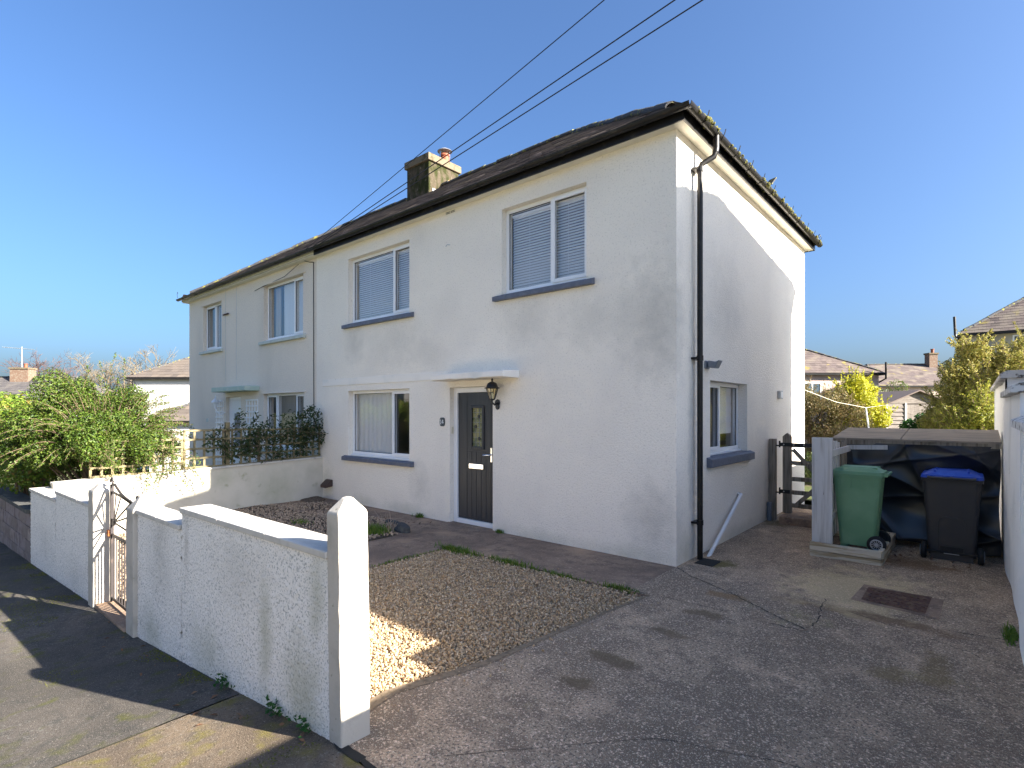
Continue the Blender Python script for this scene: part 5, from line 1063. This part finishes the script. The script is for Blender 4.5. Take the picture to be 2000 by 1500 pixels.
# left background: white house whose eaves face us
lh = far_house('white house with brown-grey hipped roof seen past the left gable', tuple(Vector((2.625, -5.97, 0))+FWD*30+RGT*(-21.2)+Vector((0, 0, -1.4))), yaw, 11, 8, 5.12, 7.5, 4.1, 4.1, 'whitew', 'rtileb', tile=(.36, .34), rseed=11, zb=-3)
k = MB(); k.tube([(-.2, -.3, 5.0), (.15, -.12, 4.8), (.18, -.12, 2.0)], .06, 8); build(k, 'downpipe', 'blackpl', lh)
ph = far_house('low grey-tiled porch roof in front of the white house on the left', tuple(Vector((2.625, -5.97, 0))+FWD*27+RGT*(-18.2)+Vector((0, 0, -1.6))), yaw, 5, 3, 2.95, 4.1, 2.2, 0, 'whitew', 'rtileb', tile=(.36, .34), rseed=12, zb=-3, name='porch')
ph['category'] = 'porch'
# far left bungalow with chimney and aerial
fl = far_house('grey slate roofed terrace with brick chimney and aerial at far left', tuple(Vector((2.625, -5.97, 0))+FWD*43+RGT*(-58)+Vector((0, 0, -1.5))), yaw+R(4), 22.5, 7, 4.0, 6.35, 3.0, 3.2, 'whitew', 'rtileg', chim=(15.3, 3.2, 1.5, .9, 5, 7.0), tile=(.42, .40), rseed=13, zb=-3)
k = MB(); k.tube([(15.2, 3.2, 7.0), (15.2, 3.2, 9.0)], .025, 6); k.tube([(13.6, 3.2, 8.95), (16.2, 3.2, 8.75)], .025, 6)
for i in range(7): k.tube([(13.8+i*.3, 2.9, 8.93-i*.02), (13.8+i*.3, 3.5, 8.93-i*.02)], .015, 5)
build(k, 'tv_aerial', 'steel', fl)
# shed in the garden behind
sh = thing('garden_shed', 'grey weathered timber shed with pitched roof half hidden by the shrub', 'shed', (.25, 17.0, 0), rz=R(40))
SWd = 2.15
for i in range(14):
    k = MB(); z = .05+i*.145; k.v = [(0, -.03, z), (.62, -.03, z), (.62, 0, z+.16), (0, 0, z+.16), (0, .02, z), (.62, .02, z), (.62, .02, z+.16), (0, .02, z+.16)]; k.f = [(0, 1, 2, 3), (4, 5, 6, 7), (0, 1, 5, 4), (2, 3, 7, 6)]; build(k, 'board', 'shed', sh)
for i in range(10): k = MB(); x = .70+i*.142; k.box(x+.002, x+.140, -.02, .01, .05, 2.05); build(k, 'board', 'shed', sh)
k = MB(); k.prism([(.0, 2.08), (SWd, 2.08), (SWd/2, 2.52)], -.015, .02, 'y'); build(k, 'gable', 'shed', sh)
for x in (-.03, .63): k = MB(); k.box(x, x+.06, -.045, .0, .0, 2.1); build(k, 'corner_batten', 'woodw', sh)
k = MB(); k.box(0, SWd, .03, 2.4, 0, 2.05); build(k, 'cabin', 'shed', sh)
for s_ in (-1, 1):
    k = MB(); k.v = [(SWd/2, -.15, 2.56), (SWd/2, 2.5, 2.56), (SWd/2+s_*1.22, 2.5, 2.04), (SWd/2+s_*1.22, -.15, 2.04)]; k.v += [(x, y, z-.04) for x, y, z in k.v]; k.f = [(0, 1, 2, 3), (4, 5, 6, 7), (0, 1, 5, 4), (1, 2, 6, 5), (2, 3, 7, 6), (3, 0, 4, 7)]; build(k, 'roof_panel', 'shedroof', sh)
# washing line and its pole
k = MB(); k.tube([(.70, 10.55, -.05), (.47, 10.65, 1.9)], .02, 8); tag(build(k, 'washing_pole', 'aluminium', base=(.7, 10.55, 0)), 'leaning aluminium washing line pole behind the log store', 'pole')
k = MB(); k.tube([(-.03, 6.24, 2.25), (.18, 8.4, 2.02), (.47, 10.65, 1.9), (1.0, 11.4, 2.0)], .0045, 6); tag(build(k, 'washing_line', 'cream', base=(0, 6.24, 2.2)), 'cream washing line running from the back corner to the pole', 'washing line')
sheet('lawn', lin(-8, 9, 12), lin(6.4, 30, 10), lambda x, y: -.03, 'groundg')
# ================================================================== PLANTS
R3 = np.random.default_rng
# right-hand garden
shrub('hedge', 'tall golden feathery hedge filling the right above the white wall', 'hedge', lobes_on((2.8, 12.3, 1.75), (1.15, 1.1, 1.8), 36, R3(21), (.22, .36))+lobes_on((4.2, 13.2, 2.0), (1.5, 1.2, 1.9), 26, R3(22), (.22, .36)), 90000, .075, 'leaf_gold', (2.9, 12.3, 0), 23, .38, nb=24, shoots=(520, .45, 90, .035))
shrub('garden_shrub', 'green-gold loose shrub below the golden hedge beside the shed', 'shrub', lobes_on((2.62, 11.2, 1.1), (.55, .55, 1.15), 22, R3(24), (.25, .42)), 20000, .075, 'leaf_goldg', (2.62, 11.2, 0), 25, .42, nb=16, shoots=(160, .5, 60, .035))
shrub('garden_shrub', 'bright lime-yellow bush glowing in the sun in front of the bungalow', 'shrub', lobes_on((-.10, 14.2, 1.75), (.72, .7, 1.12), 24, R3(26), (.25, .42), -.3), 18000, .075, 'leaf_yel', (-.10, 14.2, 0), 27, .5, shoots=(120, .4, 60, .035))
shrub('hedge', 'brown and green clipped hedge behind the back corner of the house', 'hedge', lobes_on((-1.2, 12.9, 1.1), (1.45, .8, 1.35), 30, R3(28), (.25, .38)), 30000, .065, 'leaf_brown', (-1.2, 12.9, 0), 29, .42, nb=20, shoots=(200, .3, 60, .03))
shrub('hedge', 'dark evergreen hedge across the garden behind the shed', 'hedge', [l for i in range(5) for l in lobes_on((-1.4+i*1.15, 20.2+i*.9, 1.55), (1.0, .9, 1.65), 12, R3(30+i), (.3, .45))], 22000, .09, 'leaf_dark', (1.2, 22, 0), 36, .5, nb=20)
shrub('garden_shrub', 'dark green glossy shrub in front of the shed door', 'shrub', lobes_on((1.42, 14.6, 1.0), (.42, .4, .85), 12, R3(37), (.3, .5)), 2600, .13, 'leaf_dkgr', (1.42, 14.6, 0), 38, .5)
shrub('hedge', 'low shaded green undergrowth beside the back corner of the gable', 'hedge', lobes_on((-.1, 9.6, .35), (.9, .7, .6), 12, R3(39), (.3, .45)), 4000, .07, 'leaf_dark', (-.1, 9.6, 0), 40, .5)
# left: arching shrub over the party wall, laurel hedge, climber
r = R3(51); lob = lobes_on((-8.7, -3.75, 1.45), (.85, 1.15, 1.0), 30, r, (.20, .36), -.4)+lobes_on((-7.98, -3.65, 1.2), (.45, .68, .5), 16, r, (.3, .5), -.6)+lobes_on((-8.3, -3.0, 1.15), (.35, .5, .5), 10, r, (.3, .5), -.5)
cs = shrub('garden_shrub', 'large small-leaved arching shrub spilling over the low white wall', 'shrub', lob, 80000, .038, 'leaf_cot', (-8.7, -3.6, .0), 52, .55, fill=.8, nb=22)
P = []; Nn = []; sm = MB(); base = np.array([-8.5, -3.6, 1.35])
for i in range(260):
    a = r.uniform(0, 2*math.pi); el = r.uniform(-.35, 1.1); L_ = r.uniform(.45, 1.0)
    if i < 7: d = np.array([.1+.1*math.sin(i*2.1), .25*math.cos(i*1.7), 1.4-.1*i]); st = np.array([-8.6+.1*math.cos(i), -3.62+.34*math.sin(i*1.3), 1.75]); L_ = 1.0
    else: d = np.array([math.cos(a)*math.cos(el), math.sin(a)*math.cos(el), math.sin(el)]); st = base+d*np.array([.55, .75, .5])
    end = st+d*L_*np.array([.55, .75, .75]); ctl = (st+end)/2+np.array([0, 0, .16*L_]); end = end-np.array([0, 0, .12*L_ if i >= 7 else 0])
    ts = np.linspace(0, 1, 9); pts = [st*(1-t)**2+2*ctl*t*(1-t)+end*t*t for t in ts]; sm.tube(pts, [.006*(1-.7*t) for t in ts], 4)
    for t in r.uniform(.02, 1, int(95*L_)):
        c = st*(1-t)**2+2*ctl*t*(1-t)+end*t*t; P.append(c+r.normal(size=3)*.032*(1.25-t)); Nn.append(r.normal(size=3)+np.array([0, 0, .8]))
for i in range(30):                                      # sprays hanging in front of the wall
    st = np.array([-7.75+r.uniform(-.1, .1), r.uniform(-4.0, -2.55), r.uniform(.85, 1.25)]); end = st+np.array([r.uniform(.1, .4), r.uniform(-.25, .45), -r.uniform(.2, .5)]); ctl = (st+end)/2+np.array([.12, .05, .1])
    ts = np.linspace(0, 1, 9); sm.tube([st*(1-t)**2+2*ctl*t*(1-t)+end*t*t for t in ts], [.005*(1-.7*t) for t in ts], 4)
    for t in r.uniform(.0, 1, 80):
        c = st*(1-t)**2+2*ctl*t*(1-t)+end*t*t; P.append(c+r.normal(size=3)*.03*(1.3-t)); Nn.append(r.normal(size=3)+np.array([0, 0, .8]))
V, F = leaf_mesh(np.array(P), np.array(Nn), r.uniform(.022, .04, len(P)), .55, r); npmesh('sprays', V, F, 'leaf_cot', cs)['kind'] = 'stuff'; build(sm, 'twigs', 'twig', cs, fix=False)['kind'] = 'stuff'
shrub('hedge', 'broad-leaved sunlit laurel hedge at the far left edge', 'hedge', [l for i in range(4) for l in lobes_on((-9.7-i*1.1, -4.2-.05*i, 1.15), (.75, .5, 1.05), 14, R3(60+i), (.32, .5), -.7)], 11000, .085, 'leaf_laurel', (-11, -4.2, -.4), 65, .45, fill=.7, nb=20)
shrub('hedge', 'shaded small-leaved hedge behind the arching shrub', 'hedge', lobes_on((-10.2, -3.2, .9), (1.1, .9, 1.05), 22, R3(66), (.25, .4)), 14000, .045, 'leaf_cot', (-10.2, -3.2, -.4), 67, .55)
cl = thing('climber', 'dark leafy climber scrambling over the trellis by the house wall', 'climbing plant', (-7.9, -.6, .4))
r = R3(70); lob = []
for i in range(64): y = -2.2+2.17*r.uniform()**.7; f_ = max(0, (y+1.9)/1.9); lob.append((np.array([-7.86+r.normal()*.05, y, .95+r.uniform()*(.50+.45*f_**1.5)]), np.array([.12, .20, .16])*r.uniform(.6, 1.3)))
lob += [(np.array([-7.80, -.20, 1.78]), np.array([.10, .2, .17])), (np.array([-7.8, -.05, 1.6]), np.array([.12, .12, .2]))]
P, Nn = cloud(lob, 2500, r, .95); P2 = []; tw = MB()
for i in range(40):
    st = lob[r.integers(len(lob))][0]; end = st+np.array([r.uniform(-.05, .4), r.normal()*.35, r.uniform(-.35, .4)]); ts = np.linspace(0, 1, 6); ctl = (st+end)/2+np.array([.05, 0, .12]); tw.tube([st*(1-t)**2+2*ctl*t*(1-t)+end*t*t for t in ts], .004, 4)
    for t in r.uniform(.2, 1, 16): P2.append(st*(1-t)**2+2*ctl*t*(1-t)+end*t*t+r.normal(size=3)*.03)
P = np.concatenate([P, P2]); Nn = np.concatenate([Nn, r.normal(size=(len(P2), 3))+np.array([.6, 0, .3])]); Nn = Nn+np.array([.5, -.2, 0])
V, F = leaf_mesh(P, Nn, r.uniform(.05, .095, len(P)), .42, r); npmesh('foliage', V, F, 'leaf_ivy', cl)['kind'] = 'stuff'
branch_tubes(tw, (-7.92, -.5, .2), [l[0] for l in lob[:18]], .012, r); build(tw, 'stem', 'twig', cl, fix=False)['kind'] = 'stuff'
# hedge across the street, mirrored in the downstairs windows
shrub('hedge', 'sunlit hedge across the street mirrored in the downstairs windows', 'hedge', [l for i in range(22) for l in lobes_on((-39+i*2.0, -17.6, .8), (1.3, .7, 1.7), 8, R3(80+i), (.35, .5))], 22000, .20, 'leaf_laurel', (-12, -17.6, -.6), 97, .5, nb=16)
# bare trees
def bare_tree(label, loc, h, m, seed, spread=.6, depth=6, r0=None, group='bare winter trees on the skyline'):
    r = R3(seed); o = thing('bare_tree', label, 'tree', loc, group); tk = MB(); cr = MB()
    def grow(p, d, L_, rad, lv):
        q = p+d*L_; m_ = (p+q)/2+r.normal(size=3)*L_*.06; (tk if lv < 2 else cr).tube([p, m_, q], [rad, rad*.85, rad*.65], 5 if lv < 2 else 3, cap=False)
        if lv >= depth: return
        for i in range(3 if lv else 4):
            nd = d+r.normal(size=3)*spread; nd[2] = abs(nd[2])*.6+.35; nd /= np.linalg.norm(nd); grow(p+(q-p)*r.uniform(.55, 1), nd, L_*r.uniform(.6, .82), max(.012, rad*.6), lv+1)
    grow(np.array(loc, float), np.array([0, 0, 1.]), h*.28, r0 or h*.013, 0)
    build(tk, 'trunk', m, o, fix=False); c = build(cr, 'crown', m, o, fix=False); c['kind'] = 'stuff'
cpos = lambda u, d, z=-1: tuple(Vector((2.6253, -5.97, z))+FWD*d+RGT*((u-1000)/1050.36*d))
bare_tree('reddish bare tree behind the far left chimney', cpos(75, 66), 14, 'barkr', 101, .75)
bare_tree('pale bare tree left of the white house roof', cpos(215, 62), 12.5, 'barkp', 102, .65)
bare_tree('taller pale bare tree beside the white house roof', cpos(272, 60), 15, 'barkp', 103, .55)
bare_tree('small bare tree top over the brown roof on the right', cpos(1752, 75), 12.5, 'barkp', 104, .7)
# weeds and small plants
tufts = [((-1.55, -1.13, -.02), 260, .075, (.17, .025), 'green grass tuft at the back edge of the tan gravel, near its middle'), ((-2.45, -1.16, -.02), 380, .085, (.15, .04), 'thick green grass tuft at the back left corner of the tan gravel'), ((-.85, -1.13, -.02), 160, .055, (.20, .02), 'thin strip of grass along the back edge of the gravel'),
         ((-.12, -1.10, -.02), 200, .06, (.09, .025), 'small grass tuft at the right end of the gravel edge'), ((-4.12, -1.25, .0), 420, .13, (.10, .08), 'bright green grassy clump at the corner of the soil bed'), ((-2.72, -.05, .0), 80, .06, (.04, .012), 'tiny weed at the wall foot right of the door'),
         ((-4.55, -.06, .0), 90, .08, (.05, .02), 'small green weed at the wall foot left of the door'), ((2.84, -.1, .0), 160, .06, (.02, .10), 'moss and weeds at the foot of the white wall'), ((-2.68, -1.9, -.01), 170, .035, (.02, .35), 'mossy grass along the left edge of the tan gravel'), ((-5.6, -1.6, .0), 120, .06, (.10, .06), 'sparse grass in the middle of the dark bed'),
         ((-5.0, -2.2, -.03), 120, .06, (.09, .06), 'sparse grass at the front of the dark bed')]
for i, (loc, n, h, sp, lab) in enumerate(tufts): grass_tuft('grass_tuft', lab, loc, n, h, sp, 200+i, group='weeds and grass tufts')
for i, (x, lab) in enumerate(((-.62, 'leafy weed on the pavement below the front wall, right'), (-.28, 'leafy weed at the wall foot next to the leaning post'), (-1.35, 'leafy weed on the pavement below the front wall, middle'))):
    r = R3(230+i); o = thing('weed', lab, 'weed', (x, wall_y(x)-.03, pave_z(x)), 'leafy weeds at the front wall'); n = 60 if i != 1 else 30
    P = np.array([x, wall_y(x)-.03, pave_z(x)+.02])+np.c_[r.normal(size=(n, 2))*[.05, .02], np.abs(r.normal(size=n))*.03]; V, F = leaf_mesh(P, r.normal(size=(n, 3))+[0, -.8, .8], r.uniform(.02, .045, n), .5, r); npmesh('foliage', V, F, 'leaf_dkgr', o)['kind'] = 'stuff'
ds = thing('dry_stems', 'dry pinkish dead stems rising from the soil bed corner', 'dead plant', (-4.1, -.95, 0)); r = R3(240)
for i in range(11):
    a = np.array([-4.15+r.normal()*.10, -.98+r.normal()*.05, 0]); b_ = a+np.array([r.normal()*.14, r.normal()*.08, r.uniform(.1, .30)]); k = MB(); k.tube([a, (a+b_)/2+r.normal(size=3)*.015, b_], [.006, .005, .003], 5); build(k, 'stem', 'dead', ds, fix=False)
rock('leaf_litter', 'heap of dark leaf litter in the corner by the party wall', (-7.5, -.35, -.02), (.30, .22, .09), 8, 'soil', 'leaf litter')
r = R3(250); n = 150; P = np.c_[r.uniform(-7.7, -3.9, n), -.62+r.normal(size=n)*.18, np.full(n, .012)]; P = np.r_[P, np.c_[r.uniform(1.85, 2.6, 60), r.uniform(1.9, 2.9, 60), np.full(60, .012)], np.c_[r.uniform(-4, 0, 25), r.uniform(-4.75, -4.45, 25), np.zeros(25)]]
P[-25:, 2] = [pave_z(x)+.006 for x in P[-25:, 0]]
V, F = leaf_mesh(P, r.normal(size=(len(P), 3))*.35+[0, 0, 1], r.uniform(.025, .06, len(P)), .55, r); tag(npmesh('fallen_leaves', V, F, 'deadleaf'), 'scattered brown fallen leaves along the path and under the bins', 'leaves', kind='stuff')
r = R3(251); n = 16000                                   # moss tufts on the pavement
P = np.c_[r.uniform(-9, -.1, n), r.uniform(0, 1, n)**2.4]; P = np.c_[P[:, 0], [wall_y(a)-.02-.75*b for a, b in P], np.zeros(n)]
keep = (np.sin(P[:, 0]*2.3+1)+np.sin(P[:, 1]*5+P[:, 0])+np.sin(P[:, 0]*7.1-P[:, 1]*3)*.7) > .95; P = P[keep]; P[:, 2] = [pave_z(a)-.012*max(0, wall_y(a)-b)+.001 for a, b, _ in P]
M['mossp'] = mat('pavement_moss', (.12, .12, .02), .95, isl=[(.06, .07, .014), (.14, .14, .022), (.09, .095, .018), (.06, .05, .022)])
V, F = stones(P, r.uniform(.002, .006, len(P)), r); tag(npmesh('pavement_moss', V, F, 'mossp'), 'yellow-green moss speckling the pavement beside the front wall', 'moss', kind='stuff')
